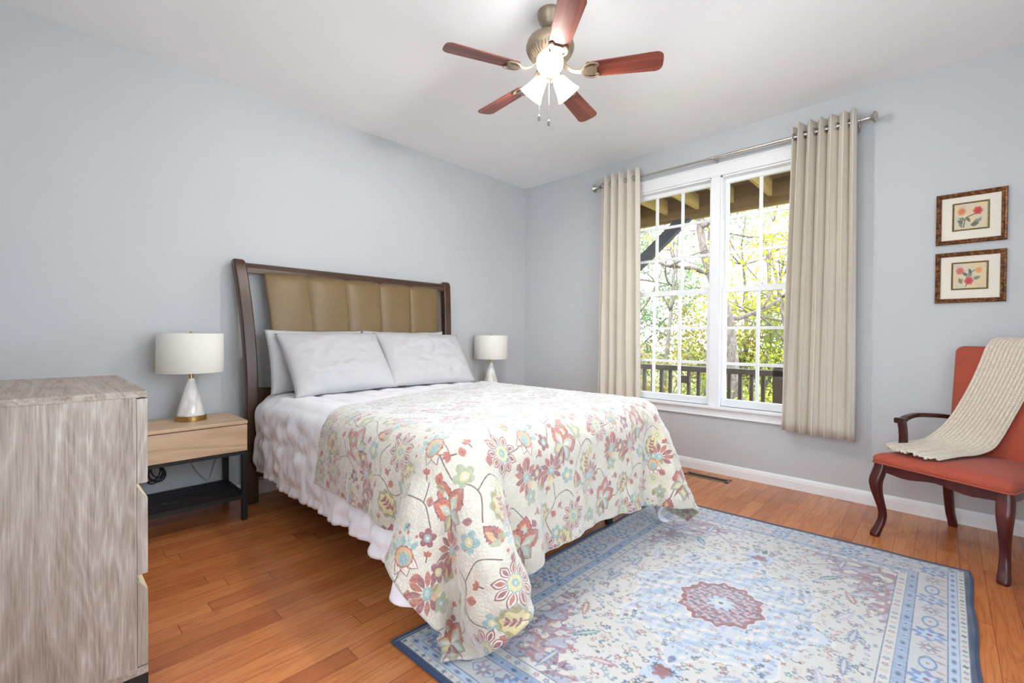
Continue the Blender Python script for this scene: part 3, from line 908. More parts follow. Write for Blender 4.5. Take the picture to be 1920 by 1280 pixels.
def glow(name, col, strength):
    k = NT(name)
    lw = k.n('ShaderNodeTexNoise'); lw.inputs['Scale'].default_value = 8; k.l(k.coords(), lw.inputs['Vector'])
    k.l(k.ramp(lw.outputs['Fac'], [(0.2, tuple(x*.96 for x in col[:3])+(1,)), (0.8, col)]), k.b.inputs['Emission Color'])
    k.set(Roughness=0.4); k.b.inputs['Base Color'].default_value = (.9, .9, .88, 1)
    k.b.inputs['Emission Strength'].default_value = strength
    return k.m
M['lit_glass'] = glow('lit_frosted_glass', (1.0, 0.98, 0.96, 1), LAMP)

def pane():
    k = NT('window_glass')
    k.t.nodes.remove(k.b)
    tr = k.n('ShaderNodeBsdfTransparent'); tr.inputs[0].default_value = (0.97, 0.98, 0.98, 1)
    gl = k.n('ShaderNodeBsdfGlossy'); gl.inputs['Roughness'].default_value = 0.02
    fr = k.n('ShaderNodeFresnel'); fr.inputs['IOR'].default_value = 1.45
    n = k.noise(k.coords(), 3, 1)
    mx = k.n('ShaderNodeMixShader')
    k.l(k.math('MULTIPLY', fr.outputs[0], k.math('ADD', 0.55, k.math('MULTIPLY', n, 0.1))), mx.inputs[0])
    k.l(tr.outputs[0], mx.inputs[1]); k.l(gl.outputs[0], mx.inputs[2]); k.l(mx.outputs[0], k.out.inputs[0])
    return k.m
M['glass'] = pane()

# outdoors
M['bounce_pale'] = plain('pale_bounce_slab', c8(236, 234, 228), .9, nscale=3)  # for the added slab that throws daylight indoors
M['joist'] = wood('treated_pine', c8(136, 108, 54), c8(168, 138, 76), c8(190, 160, 96), axis=1, across=9, along=.6, rings=4, rough=.8, fine=.6)
M['deck_under'] = wood('weathered_deck_boards', c8(84, 62, 32), c8(110, 84, 44), c8(130, 100, 56), axis=0, across=9, along=.6, rings=4, rough=.85, fine=.6)
M['rail_paint'] = wood('dark_brown_stain', c8(46, 34, 26), c8(62, 48, 38), c8(76, 60, 48), axis=2, across=9, along=.8, rings=3, rough=.7, fine=.6)
M['brace_paint'] = plain('charcoal_stain', c8(58, 60, 66), 0.7)
def bark(name, a, b):
    k = NT(name)
    f = k.noise(k.coords('Object', (5, 5, 1.4)), 4, 5, .7, .6)
    k.l(k.ramp(f, [(0.35, a), (0.65, b)]), k.b.inputs['Base Color']); k.set(Roughness=.95); k.bump(f, .6, .03)
    return k.m
M['bark'] = bark('grey_brown_bark', c8(68, 56, 48), c8(130, 115, 105))
M['bark_pale'] = bark('pale_bark', c8(97, 88, 78), c8(145, 136, 124))
def leaves(name, a, b):
    k = NT(name)
    f = k.noise(k.coords(), 3.0, 3, .6)
    col = k.ramp(f, [(0.3, a), (0.7, b)])
    k.l(col, k.b.inputs['Base Color']); k.set(Roughness=.7)
    tr = k.n('ShaderNodeBsdfTranslucent'); k.l(col, tr.inputs[0])
    mx = k.n('ShaderNodeMixShader'); mx.inputs[0].default_value = .4
    k.l(k.b.outputs[0], mx.inputs[1]); k.l(tr.outputs[0], mx.inputs[2]); k.l(mx.outputs[0], k.out.inputs[0])
    return k.m
M['leaf_lime'] = leaves('lime_leaves', c8(130, 132, 24), c8(178, 171, 52))
M['leaf_green'] = leaves('spring_green_leaves', c8(101, 115, 38), c8(153, 155, 57))
M['leaf_olive'] = leaves('olive_leaves', c8(110, 103, 43), c8(154, 137, 64))
M['leaf_blue'] = leaves('blue_green_leaves', c8(93, 115, 75), c8(130, 145, 94))
def ground_mat():
    k = NT('rough_grass')
    f = k.noise(k.coords(), 1.6, 5, .65)
    k.l(k.ramp(f, [(0.3, c8(74, 76, 38)), (0.5, c8(104, 109, 52)), (0.7, c8(122, 117, 80))]), k.b.inputs['Base Color']); k.set(Roughness=1.0)
    return k.m
M['ground'] = ground_mat()

# ------------------------------------------------------------------ the room
RX, RY, RZ = 4.35, -4.12, 2.74
def struct(o):
    o['kind'] = 'structure'; return o
struct(box('floor', (-.12, RY-.12, -.1), (RX+.12, .15, 0), M['floor']))
struct(box('ceiling', (-.12, RY-.12, RZ), (RX+.12, .15, RZ+.1), M['ceiling']))
struct(box('wall_left', (-.12, RY-.12, 0), (0, .15, RZ), M['wall']))
w = MB()
w.box((RX, RY-.12, 0), (RX+.12, -3.6, RZ)); w.box((RX, -1.5, 0), (RX+.12, .15, RZ)); w.box((RX, -3.6, 0), (RX+.12, -1.5, .525)); w.box((RX, -3.6, 2.392), (RX+.12, -1.5, RZ))
struct(w.build('wall_right', M['wall']))
w = MB()
w.box((0, RY-.12, 0), (2.10, RY, RZ)); w.box((3.70, RY-.12, 0), (RX, RY, RZ)); w.box((2.10, RY-.12, 0), (3.70, RY, .525)); w.box((2.10, RY-.12, 2.392), (3.70, RY, RZ))
struct(w.build('wall_front', M['wall']))
WX0, WX1, WZ0, WZ1 = 1.235, 2.895, 0.525, 2.392
w = MB()
w.box((0, 0, 0), (WX0, .15, RZ)); w.box((WX1, 0, 0), (RX, .15, RZ)); w.box((WX0, 0, 0), (WX1, .15, WZ0)); w.box((WX0, 0, WZ1), (WX1, .15, RZ))
struct(w.build('wall_back', M['wall']))
def baseboard(name, pts):
    """moulded strip along a straight run; pts: ((x, y), (x, y)), inward normal to the left of the run"""
    (x0, y0), (x1, y1) = pts
    L = math.hypot(x1-x0, y1-y0); dx, dy = (x1-x0)/L, (y1-y0)/L; nx, ny = -dy, dx
    prof = [(0, 0), (.014, 0), (.014, .058), (.011, .064), (.011, .070), (.006, .082), (0, .088)]
    rings = [[(x+nx*a, y+ny*a, z) for a, z in prof] for x, y in ((x0, y0), (x1, y1))]
    return struct(MB().loft(rings).build(name, M['trim']))
baseboard('baseboard_back', ((RX, 0), (0, 0)))
baseboard('baseboard_left', ((0, 0), (0, RY)))
baseboard('baseboard_front', ((0, RY), (RX, RY)))
baseboard('baseboard_right', ((RX, RY), (RX, 0)))

# window: two double-hung units of nine-over-nine panes
win = empty('window_1', (0, 0, 0), 'white double window with grid panes overlooking the porch', 'window', kind='structure')
c = MB()
c.box((1.15, -.02, 2.392), (2.955, 0, 2.485)); c.box((1.135, -.027, 2.476), (2.97, 0, 2.490))
c.box((1.15, -.02, .545), (1.235, 0, 2.392)); c.box((2.895, -.02, .545), (2.955, 0, 2.392))
c.build('casing', M['trim'], win, bevel=.003)
MB().box((2.035, -.018, .545), (2.105, .13, 2.392)).build('mullion', M['trim'], win, bevel=.003)
MB().box((1.15, -.052, .520), (2.965, .03, .546)).build('sill', M['trim'], win, bevel=.008, seg=3)
a = MB(); a.box((1.15, -.02, .458), (2.955, 0, .520)); a.box((1.15, -.026, .458), (2.955, 0, .468)); a.build('apron', M['trim'], win, bevel=.003)
j = MB()
for x0, x1 in ((1.235, 2.035), (2.105, 2.895)):
    j.box((x0, 0, .546), (x0+.012, .14, 2.392)); j.box((x1-.012, 0, .546), (x1, .14, 2.392)); j.box((x0, 0, 2.380), (x1, .14, 2.392)); j.box((x0, .0, .53), (x1, .15, .546))
j.build('jamb', M['sash'], win)
MB().box((2.1052, .060, 1.505), (2.1075, .076, 2.388)).box((2.0325, .060, 1.505), (2.0348, .076, 2.388)).box((2.1052, .060, 2.384), (2.88, .076, 2.3875)).build('jamb_gap_shade', plain('grey_gap_shade', c8(90, 92, 94), .6), win)  # dark strips stand in for the shade in the jamb gap
def sash(name, gx0, gx1, gz0, gz1, y, fr, rows):
    """stiles and rails round the glass, then the muntin grid; fr: left, right, bottom, top widths"""
    l, r, b, t = fr
    s = MB(); y0, y1 = y-.017, y+.017
    s.box((gx0-l, y0, gz0-b), (gx0, y1, gz1+t)); s.box((gx1, y0, gz0-b), (gx1+r, y1, gz1+t))
    s.box((gx0, y0, gz0-b), (gx1, y1, gz0)); s.box((gx0, y0, gz1), (gx1, y1, gz1+t))
    o = s.build(name, M['sash'], win, bevel=.003)
    g = MB(); pw = (gx1-gx0)/3
    for i in (1, 2): g.box((gx0+pw*i-.0115, y-.008, gz0), (gx0+pw*i+.0115, y+.008, gz1))
    for z in rows: g.box((gx0, y-.0075, z-.0115), (gx1, y+.0075, z+.0115))
    g.build('muntin_grid', M['sash'], o)
    MB().box((gx0-.004, y-.002, gz0-.004), (gx1+.004, y+.002, gz1+.004)).build('glass', M['glass'], o)
for x0, x1 in ((1.287, 1.992), (2.140, 2.843)):
    sash('upper_sash', x0, x1, 1.510, 2.347, .092, (.04, .035, .045, .038), (1.786, 2.070))
    sash('lower_sash', x0, x1, .602, 1.458, .052, (.04, .035, .056, .045), (.888, 1.175))

# unseen windows added for fill light, in the right and front walls
def fill_window(name, loc, rz, label, hw):
    wn = empty(name, loc, label, 'window', kind='structure', rz=rz)
    c = MB()
    for a_, b_ in (((-.02, -hw-.09, 2.392), (0, hw+.09, 2.485)), ((-.02, -hw-.09, .46), (0, hw+.09, .525)), ((-.02, -hw-.09, .525), (0, -hw, 2.392)), ((-.02, hw, .525), (0, hw+.09, 2.392)), ((-.018, -.035, .525), (.10, .035, 2.392))): c.box(a_, b_)
    c.build('casing', M['trim'], wn, bevel=.003)
    for y0, y1 in ((-hw, -.035), (.035, hw)):
        for z0, z1, xx in ((.525, 1.48, .045), (1.46, 2.392, .08)):
            s_ = MB()
            for a_, b_ in (((xx, y0, z0), (xx+.034, y0+.045, z1)), ((xx, y1-.045, z0), (xx+.034, y1, z1)), ((xx, y0+.045, z0), (xx+.034, y1-.045, z0+.045)), ((xx, y0+.045, z1-.045), (xx+.034, y1-.045, z1))): s_.box(a_, b_)
            o_ = s_.build('sash', M['sash'], wn, bevel=.003)
            MB().box((xx+.015, y0+.045, z0+.045), (xx+.019, y1-.045, z1-.045)).build('glass', M['glass'], o_)
fill_window('fill_window_2', (RX, -2.55, 0), 0, 'white double window, unseen, added in the right wall for fill light', 1.05)
fill_window('fill_window_3', (2.90, RY, 0), -PI/2, 'white double window, unseen, added in the front wall for fill light', .80)

struct(MB().box((RX+.25, -12, -.42), (RX+9, 3, -.32)).box((-2, -12, -.42), (RX+.25, RY-.25, -.32)).build('bounce_slab', M['bounce_pale']))  # unseen pale slab, added to bounce daylight up to the ceiling

# ------------------------------------------------------------------ outdoors
struct(box('porch_floor', (-4, .15, -.22), (5, 2.15, -.15), M['deck_under']))
G = np.zeros((44, 50, 3))
gx, gy = np.meshgrid(np.linspace(-22, 16, 44), np.linspace(-10, 34, 50), indexing='ij')
G[..., 0], G[..., 1] = gx, gy
G[..., 2] = -1.3+.30*lump(gx*.1, gy*.1, 2)+np.clip((gy-9)*.05, 0, 1.6)
struct(MB().grid(G).build('ground', M['ground'], smooth=True))

pr = empty('porch_roof', (0, 0, 2.6), 'wooden deck over the porch with pine joists, beam and dark brace', 'porch roof')
for i in range(17):
    x = -3.0+.405*i+.12
    box('joist', (x-.017, .15, .09), (x+.02, 1.90, .27), M['joist'], pr)
box('beam', (-4, 1.90, .005), (5, 1.99, .27), M['deck_under'], pr)
box('beam_cap', (-4, 1.985, -.005), (5, 2.02, .03), M['joist'], pr)
box('deck_boards', (-4, .15, .27), (5, 2.2, .31), M['deck_under'], pr)
b = MB()
for (x0, z0, x1, z1) in ((.05, -.75, 1.06, .09),):
    dx, dz = x1-x0, z1-z0; L = math.hypot(dx, dz); nx, nz = -dz/L*.07, dx/L*.07
    b.loft([[(x0+nx, y, z0+nz), (x0-nx, y, z0-nz), (x1-nx, y, z1-nz), (x1+nx, y, z1+nz)] for y in (1.93, 2.02)])
b.build('brace', M['brace_paint'], pr)
box('post', (-.06, 1.92, -2.75), (.08, 2.06, .02), M['brace_paint'], pr)

rl = empty('porch_railing', (0, 2.0, -.15), 'dark brown porch railing with square balusters outside the window', 'railing')
box('top_rail', (-4, -.05, .81), (5, .05, .875), M['rail_paint'], rl)
box('bottom_rail', (-4, -.02, .08), (5, .02, .16), M['rail_paint'], rl)
x = -1.3
while x < 2.9:
    if not (1.99 < x < 2.16): box('baluster', (x-.019, -.019, .16), (x+.019, .019, .81), M['rail_paint'], rl)
    x += .1235
pp = MB(); pp.box((2.02, -.05, 0), (2.12, .05, .90)); pp.lathe([(.052, .90), (.060, .915), (.052, .945), (.025, .962), (.004, .966)], 20, (2.07, 0, 0))
pp.build('newel_post', M['rail_paint'], rl)
lb = empty('junction_box', (1.02, 1.955, .555), 'small dark box fixed to the porch railing below its top rail', 'box')
MB().box((-.05, -.02, -.045), (.05, .02, .045)).build('housing', M['rail_paint'], lb, bevel=.005)
MB().box((-.042, -.026, -.037), (.042, -.02, .037)).build('cover', M['rail_paint'], lb, bevel=.003)

def leaf_cloud(centers, per, size, spread, seed):
    r = np.random.default_rng(seed); mb = MB(); vs, fs = [], []
    for (x, y, z, rad) in centers:
        n = int(per*max(.3, rad)**2*4)
        d = r.normal(0, 1, (n, 3)); d /= np.linalg.norm(d, axis=1, keepdims=True)
        p = np.array([x, y, z])+d*(rad*r.uniform(.25, 1, (n, 1))**.6)*np.array([1, 1, .8])*spread
        t1 = r.normal(0, 1, (n, 3)); t1 /= np.linalg.norm(t1, axis=1, keepdims=True)
        t2 = np.cross(t1, r.normal(0, 1, (n, 3))); t2 /= np.linalg.norm(t2, axis=1, keepdims=True)
        s = size*r.uniform(.6, 1.3, (n, 1))
        for k in range(n):
            o = len(vs)
            vs += [tuple(p[k]-t1[k]*s[k]), tuple(p[k]+t2[k]*s[k]*.45), tuple(p[k]+t1[k]*s[k]), tuple(p[k]-t2[k]*s[k]*.45)]
            fs.append((o, o+1, o+2, o+3))
    mb.add(vs, fs)
    return mb
def branchy(mb, p, d, L, r, depth, rr, tips):
    """a forking limb"""
    n = 5; pts = [Vector(p)]; d = Vector(d).normalized()
    for i in range(n):
        d = (d+Vector(rr.normal(0, .16, 3))+Vector((0, 0, .03))).normalized()
        pts.append(pts[-1]+d*L/n)
    mb.tube(pts, [r*(1-.45*i/n) for i in range(n+1)], 7)
    tips.append((*pts[-1], L))
    if depth > 0:
        for i in range(rr.integers(2, 4)):
            q = pts[rr.integers(2, n+1)]
            nd = (d+Vector(rr.normal(0, .75, 3))+Vector((0, 0, .1))).normalized()
            branchy(mb, q, nd, L*rr.uniform(.5, .75), r*.5, depth-1, rr, tips)
GZ = -1.4
def tree(base, label, kind, seed, H=5, r=.12, leafm='leaf_green', lean=(0, 0, 1), trunk_pts=None, branches=7, per=70, size=.075, rad=(.35, .6), barkm='bark', bare=0.0):
    rr = np.random.default_rng(seed)
    t = empty(kind, (base[0], base[1], GZ), label, 'tree', 'trees beyond the porch railing')
    mb = MB(); tips = []
    if trunk_pts is None:
        pts = [Vector((0, 0, -.3))]; d = Vector(lean).normalized()
        for i in range(8):
            d = (d+Vector(rr.normal(0, .07, 3))).normalized(); pts.append(pts[-1]+d*(H+.3)/8)
    else:
        pts = [Vector((x-base[0], y-base[1], z-GZ)) for x, y, z in trunk_pts]
    m = len(pts)
    mb.tube(pts, [r*(1-.65*i/(m-1)) for i in range(m)], 10)
    for b in range(branches):
        q = pts[rr.integers(m//3, m)]
        nd = Vector((rr.normal(0, 1), rr.normal(0, .6), rr.uniform(.1, .9))).normalized()
        branchy(mb, q, nd, H*rr.uniform(.2, .36), r*.34, 2, rr, tips)
    mb.build('trunk', M[barkm], t, smooth=True)
    cs = [(x, y, z, rr.uniform(*rad)) for x, y, z, L in tips if rr.random() > bare]
    if cs: leaf_cloud(cs, per, size, 1.0, seed+50).build('foliage', M[leafm], t)
    return t
tree((0.15, 7), 'old crooked tree with a thick pinkish grey trunk behind the window mullion', 'crooked_tree', 11, 5.2, .17, 'leaf_lime',
     trunk_pts=[(.25, 7, -1.6), (.05, 7, -.2), (-.08, 7, .9), (-.12, 7, 1.5), (-.31, 7, 2.04), (-.52, 7, 2.55), (-.66, 7, 3.0), (-.78, 7, 3.65), (-.82, 7, 4.4), (-.75, 7.1, 5.2)], branches=6, per=34, size=.055, rad=(.3, .5), bare=.35)
tree((.95, 9.5), 'lime green spring tree filling the right half of the window', 'lime_tree', 23, 5.0, .10, 'leaf_lime', lean=(-.12, 0, 1), branches=9, per=40, size=.06, rad=(.35, .6))
tree((-.6, 12), 'tall slim tree with thin dark limbs against the sky, behind the crooked trunk', 'slim_tree', 31, 8.0, .11, 'leaf_green', lean=(.06, 0, 1), branches=7, per=20, size=.06, rad=(.3, .5), bare=.45)
tree((-2.9, 9.5), 'bare branched pale tree near the left curtain', 'bare_tree', 42, 5.5, .10, 'leaf_olive', lean=(.1, 0, 1), branches=9, per=10, size=.05, rad=(.3, .4), barkm='bark_pale', bare=.75)
tree((-5.6, 13), 'blue green evergreen tree in the distance beside the left curtain', 'evergreen_tree', 53, 5.5, .13, 'leaf_blue', branches=9, per=40, size=.08, rad=(.4, .7))
tree((1.5, 15), 'pale green tree far behind the lime green tree', 'distant_tree', 64, 7, .12, 'leaf_green', lean=(-.15, 0, 1), branches=9, per=30, size=.08, rad=(.5, .8), bare=.2)
tree((-2.6, 17), 'tallest far tree with a thin hazy green crown', 'hazy_tree', 75, 6.5, .13, 'leaf_blue', branches=9, per=24, size=.085, rad=(.5, .8), bare=.25)
def shrub(base, label, seed, R, H, leafm, size=.05, per=60):
    rr = np.random.default_rng(seed)
    t = empty('shrub', (base[0], base[1], GZ+max(0, (base[1]-9)*.05)), label, 'shrub', 'shrubs below the railing line')
    mb = MB(); cs = []
    for k in range(13):
        a = rr.uniform(0, 2*PI); q = Vector((math.cos(a)*R*rr.uniform(.2, 1), math.sin(a)*R*rr.uniform(.2, .8), H*rr.uniform(.45, 1)))
        mb.tube([(0, 0, -.4), q*.5+Vector((0, 0, .1)), q], [.03, .02, .008], 6); cs.append((*q, rr.uniform(.3, .5)*R)); cs.append((q.x*.6, q.y*.6, q.z*.5, .45*R))
    mb.build('stems', M['bark_pale'], t)
    leaf_cloud(cs, per, size, 1.0, seed+9).build('foliage', M[leafm], t)
for i, (bx, by, R, H, lm, txt) in enumerate((
    (-3.5, 8.6, 1.3, 2.5, 'leaf_olive', 'olive brown shrub behind the railing beside the left curtain'),
    (-1.9, 7.4, 1.0, 2.1, 'leaf_olive', 'olive shrub with pale stems behind the middle of the left sash'),
    (-.9, 8.8, 1.2, 2.3, 'leaf_green', 'soft green shrub left of the crooked trunk'),
    (.50, 6.3, .8, 1.35, 'leaf_lime', 'low bright lime shrub just beyond the railing, right of the mullion'),
    (1.15, 8.4, 1.1, 2.2, 'leaf_lime', 'yellow green shrub beside the right curtain'),
    (-5.2, 12, 2.0, 3.9, 'leaf_blue', 'greyish blue green thicket far off at the left sash'),
    (-2.3, 13, 2.1, 3.9, 'leaf_olive', 'broad far thicket behind the middle of the left sash'),
    (.2, 12.5, 2.0, 3.5, 'leaf_green', 'pale green far thicket behind the right sash'))):
    shrub((bx, by), txt, 100+i, R, H, lm, size=.055 if by < 10 else .085, per=60 if by < 10 else 62)

# ------------------------------------------------------------------ bed
CY = -2.03
bed = empty('bed', (.1, CY, 0), 'queen bed with dark walnut sleigh headboard and tan padded channels', 'bed')
def tz(z): return max(0.0, (z-.65)/.91)**2
def xb(z): return .135-.085*tz(z)
def L(x, y, z): return (x-.1, y-CY, z)
for s in (-1, 1):
    rings = []
    for z in [0, .3, .55, .65, .75, .85, .95, 1.05, 1.15, 1.25, 1.35, 1.43, 1.50, 1.55, 1.575, 1.588]:
        t = tz(z); yo = s*(.835+.048*t); e = {1.575: .006, 1.588: .020}.get(z, 0)
        yi = yo-s*.072
        rings.append([L(xb(z)-.01*t+e, CY+yo-s*e*.3, z), L(xb(z)-.01*t+e, CY+yi+s*e*.3, z), L(xb(z)+.058-e, CY+yi+s*e*.3, z), L(xb(z)+.058-e, CY+yo-s*e*.3, z)])
    MB().loft(rings).build('headboard_post', M['walnut'], bed, bevel=.008, seg=2, angle=50)
rings = []
for y, k in ((-.79-.035, 0), (.79+.035, 0)):
    rings.append([L(xb(z)+dx, CY+y*.985, z) for z, dx in ((1.500, .046), (1.535, .050), (1.560, .046), (1.570, .030), (1.560, .004), (1.500, .010))])
MB().loft(rings).build('crest_rail', M['walnut_y'], bed, bevel=.003)
nz_, ny_ = 26, 101
P = np.zeros((ny_, nz_, 3))
for j, z in enumerate(np.linspace(.74, 1.502, nz_)):
    hw = .662+.058*tz(z)
    for i, u in enumerate(np.linspace(0, 1, ny_)):
        cfr = (u*5) % 1.0 if 0 < u < 1 else 0.0
        pf = .020*(1-abs(2*cfr-1)**3.2)
        pz = min(1, (1.502-z)/.02+.15)
        P[i, j] = L(xb(z)+.030+pf*pz, CY+.008+(2*u-1)*hw, z)
MB().grid(P).build('upholstered_panel', M['leather'], bed, smooth=True, solid=.03, off=1)
box('lower_panel', L(.12, CY-.77, .50), L(.165, CY+.77, .745), M['walnut_y'], bed, bevel=.004)
box('bottom_rail', L(.13, CY-.77, .16), L(.165, CY+.77, .26), M['walnut_y'], bed, bevel=.004)
for s in (-1, 1):
    box('side_rail', L(.19, CY+s*.70-.02, .205), L(2.12, CY+s*.70+.02, .245), M['black_metal'], bed)
    for x, yy in ((.42, .56), (1.25, .30), (2.0, .56)):
        m = MB(); m.box(L(x-.014, CY+s*yy-.014, .045), L(x+.014, CY+s*yy+.014, .245)); m.lathe([(.012, 0), (.024, .003), (.024, .045), (.014, .05)], 16, L(x, CY+s*yy, 0))
        m.build('leg', M['black_metal'], bed)
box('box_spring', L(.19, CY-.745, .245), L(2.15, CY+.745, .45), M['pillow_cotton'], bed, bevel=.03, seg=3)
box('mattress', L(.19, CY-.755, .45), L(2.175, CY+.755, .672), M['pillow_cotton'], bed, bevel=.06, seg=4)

# ------------------------------------------------------------------ comforter and quilt, draped over the mattress
BC, BH = (1.19, CY, .43), (.99, .76, .25)
def bed_sdf(P): return sd_rbox(P, BC, BH, .075)
ax = np.linspace(.22, 2.18+.34, 46); by = np.linspace(CY-.76-.435, CY+.76+.42, 48)
R2 = np.stack(np.meshgrid(ax, by, indexing='ij'), axis=2)
R2[..., 1] += .012*lump(R2[..., 0]*1.2, R2[..., 1]*1.2, 8)
oa, ob = np.maximum(0, R2[..., 0]-2.18)/.34, np.maximum(0, (CY-.76)-R2[..., 1])/.435
cut = np.minimum(oa, 1)*np.minimum(ob, 1)*.42
R2[..., 0] -= cut*oa*.34; R2[..., 1] += cut*ob*.435
start = np.concatenate([R2, np.full(R2.shape[:2]+(1,), .70)], axis=2)
start[..., 2] += .004*lump(R2[..., 0]*2, R2[..., 1]*2, 3)
CF = drape(R2, start, bed_sdf, .012, steps=110, floor=.03, mu=.6, bend=.22)
cf = refine(CF, 2); uvc = refine(R2, 2)
Nc = normals(cf)
a, b = uvc[..., 0], uvc[..., 1]
seam = np.minimum(np.abs((b-CY+10*.21) % .21-.105), 1)            # channels run along the bed
puff = .010*(1-np.exp(-(seam/.03)**2))+.0035*lump(a*3, b*5, 14, 1.6)
puff -= .004*np.exp(-(((a+.03*lump(a*2, b*2, 6)) % .30-.15)/.012)**2)
side = np.clip((.66-cf[..., 2])/.1, 0, 1)
puff += side*(.011*lump(a*3.0+b*1.5, b*2.2-a*1.6, 41, 1.8)+.006*lump(a*8, b*6, 17, 1.4))
under_quilt = np.clip((a-1.30)/.15, 0, 1)*np.clip((cf[..., 2]-.27)/.06, 0, 1)*side+np.clip((a-2.0)/.1, 0, 1)*side
under_quilt = np.clip(under_quilt, 0, 1)
puff = puff*(1-.75*under_quilt)-.016*under_quilt
top = Nc[..., 2].mean() > 0
cf = cf+Nc*(puff*(1 if top else -1))[..., None]
com = MB().grid(cf).build('comforter', M['white_cotton'], smooth=True, solid=.014, off=(1 if top else -1))
props(com, 'white quilted comforter spread over the bed under the floral quilt', 'comforter')

na, nb = 44, 52
bb = np.linspace(0, 1, nb); aa = np.linspace(0, 1, na)
Q2 = np.zeros((na, nb, 2))
for j, tb in enumerate(bb):
    for i, ta in enumerate(aa):
        near = CY-.76-.290-.04*ta-.10*max(0, (ta-.50)/.50)**2; far = CY+.76+.33
        yb = near+(far-near)*tb
        a0 = 1.22-.30*max(0, (CY-.76)-yb)-.36*max(0, yb-(CY-.76))
        a0 = max(a0, .62)
        Q2[i, j] = (a0+(2.18+.435-.05*max(0, 1-tb/.24)**2-.02*max(0, (tb-.8)/.2)**2+.008*math.sin(9*tb)-a0)*ta, yb)
start = np.concatenate([Q2, np.full((na, nb, 1), .745)], axis=2)
start[..., 2] += .004*lump(Q2[..., 0]*2, Q2[..., 1]*2, 5)
def quilt_sdf(P): return sd_rbox(P, (1.195, CY, .435), (1.015, .785, .272), .095)
un = normals(refine(CF, 1)); up = refine(CF, 1)
if un[..., 2].mean() < 0: un = -un
up, un = up.reshape(-1, 3), un.reshape(-1, 3)
keep = up[:, 0] > .5
q_top = ((np.abs(Q2[..., 1]-CY) < .66) & (Q2[..., 0] < 2.06)).ravel()
QP = drape(Q2, start, quilt_sdf, .008, steps=130, floor=.018, mu=.55, bend=.10, under=(up[keep], un[keep], .034), pin=q_top)
qf = refine(QP, 2); uvq = refine(Q2, 2)
Nq = normals(qf)
sg = 1 if Nq[..., 2].mean() > 0 else -1
qs = np.clip((.66-qf[..., 2])/.1, 0, 1)
front = qs*np.clip((Nq[..., 0]*sg-.4)*3, 0, 1)
qf = qf+Nq*(sg*(front*(.011*np.sin(uvq[..., 1]*17+.6*np.sin(uvq[..., 1]*5))+.006*lump(uvq[..., 1]*5, uvq[..., 0]*.4, 61))*np.clip((.72-qf[..., 2])/.4, 0, 1)+.0016*lump(uvq[..., 0]*9, uvq[..., 1]*9, 19, 2.2)+qs*.004*lump(uvq[..., 0]*4, uvq[..., 1]*4, 29, 1.4)+.006))[..., None]
uvt = np.stack([uvq[..., 1]/.62+.31, -uvq[..., 0]/.62+.2], axis=2).reshape(-1, 2)
qo = MB().grid(qf).build('quilt', M['quilt'], smooth=True, solid=.007, off=float(sg), uv=uvt)
props(qo, 'cream quilt with rust and teal flowers draped over the foot of the bed', 'quilt')

# ------------------------------------------------------------------ pillows
def pillow(y0, y1, x, z, H, tilt, T, label, seed, yaw=0.0, roll=0.0):
    n, m = 45, 35
    W = y1-y0
    us, vs_ = np.linspace(-1, 1, n), np.linspace(-1, 1, m)
    U_, V_ = np.meshgrid(us, vs_, indexing='ij')
    thick = T*.5*np.maximum(0, (1-np.abs(U_)**2.6))**.55*np.maximum(0, (1-np.abs(V_)**2.6))**.55
    X = U_*W/2*(1-.035*(1-V_**2)*np.abs(U_)**3+.02*np.abs(V_)**6)
    Y = V_*H/2*(1-.035*(1-U_**2)*np.abs(V_)**3+.02*np.abs(U_)**6+.012*lump(U_*1.3, V_, seed+8))
    dent = -.016*np.exp(-((U_-.1)**2/.18+(V_+.05)**2/.12))
    ed = (1-np.abs(U_)**6)*(1-np.abs(V_)**6)
    wr = ed*(.008*lump(U_*1.5, V_*1.2, seed, 1.3)+.004*lump(U_*4, V_*3, seed+1, 1.2)+.0022*lump(U_*7, V_*5, seed+2, 1.3))
    fold = 0
    rr = np.random.default_rng(seed)
    for _ in range(7):
        a = rr.uniform(-1.2, .6); cx, cy = rr.uniform(-.5, .6), rr.uniform(-.6, .3)
        d = (U_-cx)*math.sin(a)+(V_-cy)*math.cos(a); al = (U_-cx)*math.cos(a)-(V_-cy)*math.sin(a)
        fold = fold-.010*np.exp(-(d/.05)**2-(al/.45)**2)
    front = np.stack([X, Y, thick+(dent+wr+fold)*ed], axis=2); back = np.stack([X, Y, -thick], axis=2)
    mb = MB(); mb.grid(front); mb.grid(back[:, ::-1])
    ph = math.radians(tilt)
    up = Vector((-math.sin(ph), 0, math.cos(ph))); nr = Vector((math.cos(ph), 0, math.sin(ph))); sd = Vector((0, 1, 0))
    q = Matrix.Rotation(math.radians(yaw), 3, 'Z') @ Matrix.Rotation(math.radians(roll), 3, nr)
    for i, p in enumerate(mb.v):
        mb.v[i] = tuple(q @ (sd*p[0]+up*(p[1]+H/2)+nr*p[2]))
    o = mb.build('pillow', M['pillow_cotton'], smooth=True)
    bm = bmesh.new(); bm.from_mesh(o.data); bmesh.ops.remove_doubles(bm, verts=bm.verts, dist=.0005); bmesh.ops.recalc_face_normals(bm, faces=bm.faces); bm.to_mesh(o.data); bm.free()
    o.location = (x, (y0+y1)/2, z)
    return props(o, label, 'pillow', 'white pillows against the headboard')
pillow(-2.775, -2.10, .35, .722, .42, 15, .15, 'white pillow standing behind the front pillow on the lamp lit left side', 3, 2)
pillow(-2.095, -1.36, .35, .722, .42, 15, .15, 'white pillow standing behind the front pillow nearest the window', 5, -2)
pillow(-2.715, -1.985, .575, .722, .475, 36, .20, 'wrinkled white front pillow leaning nearest the lit nightstand', 11, 3, 1.0)
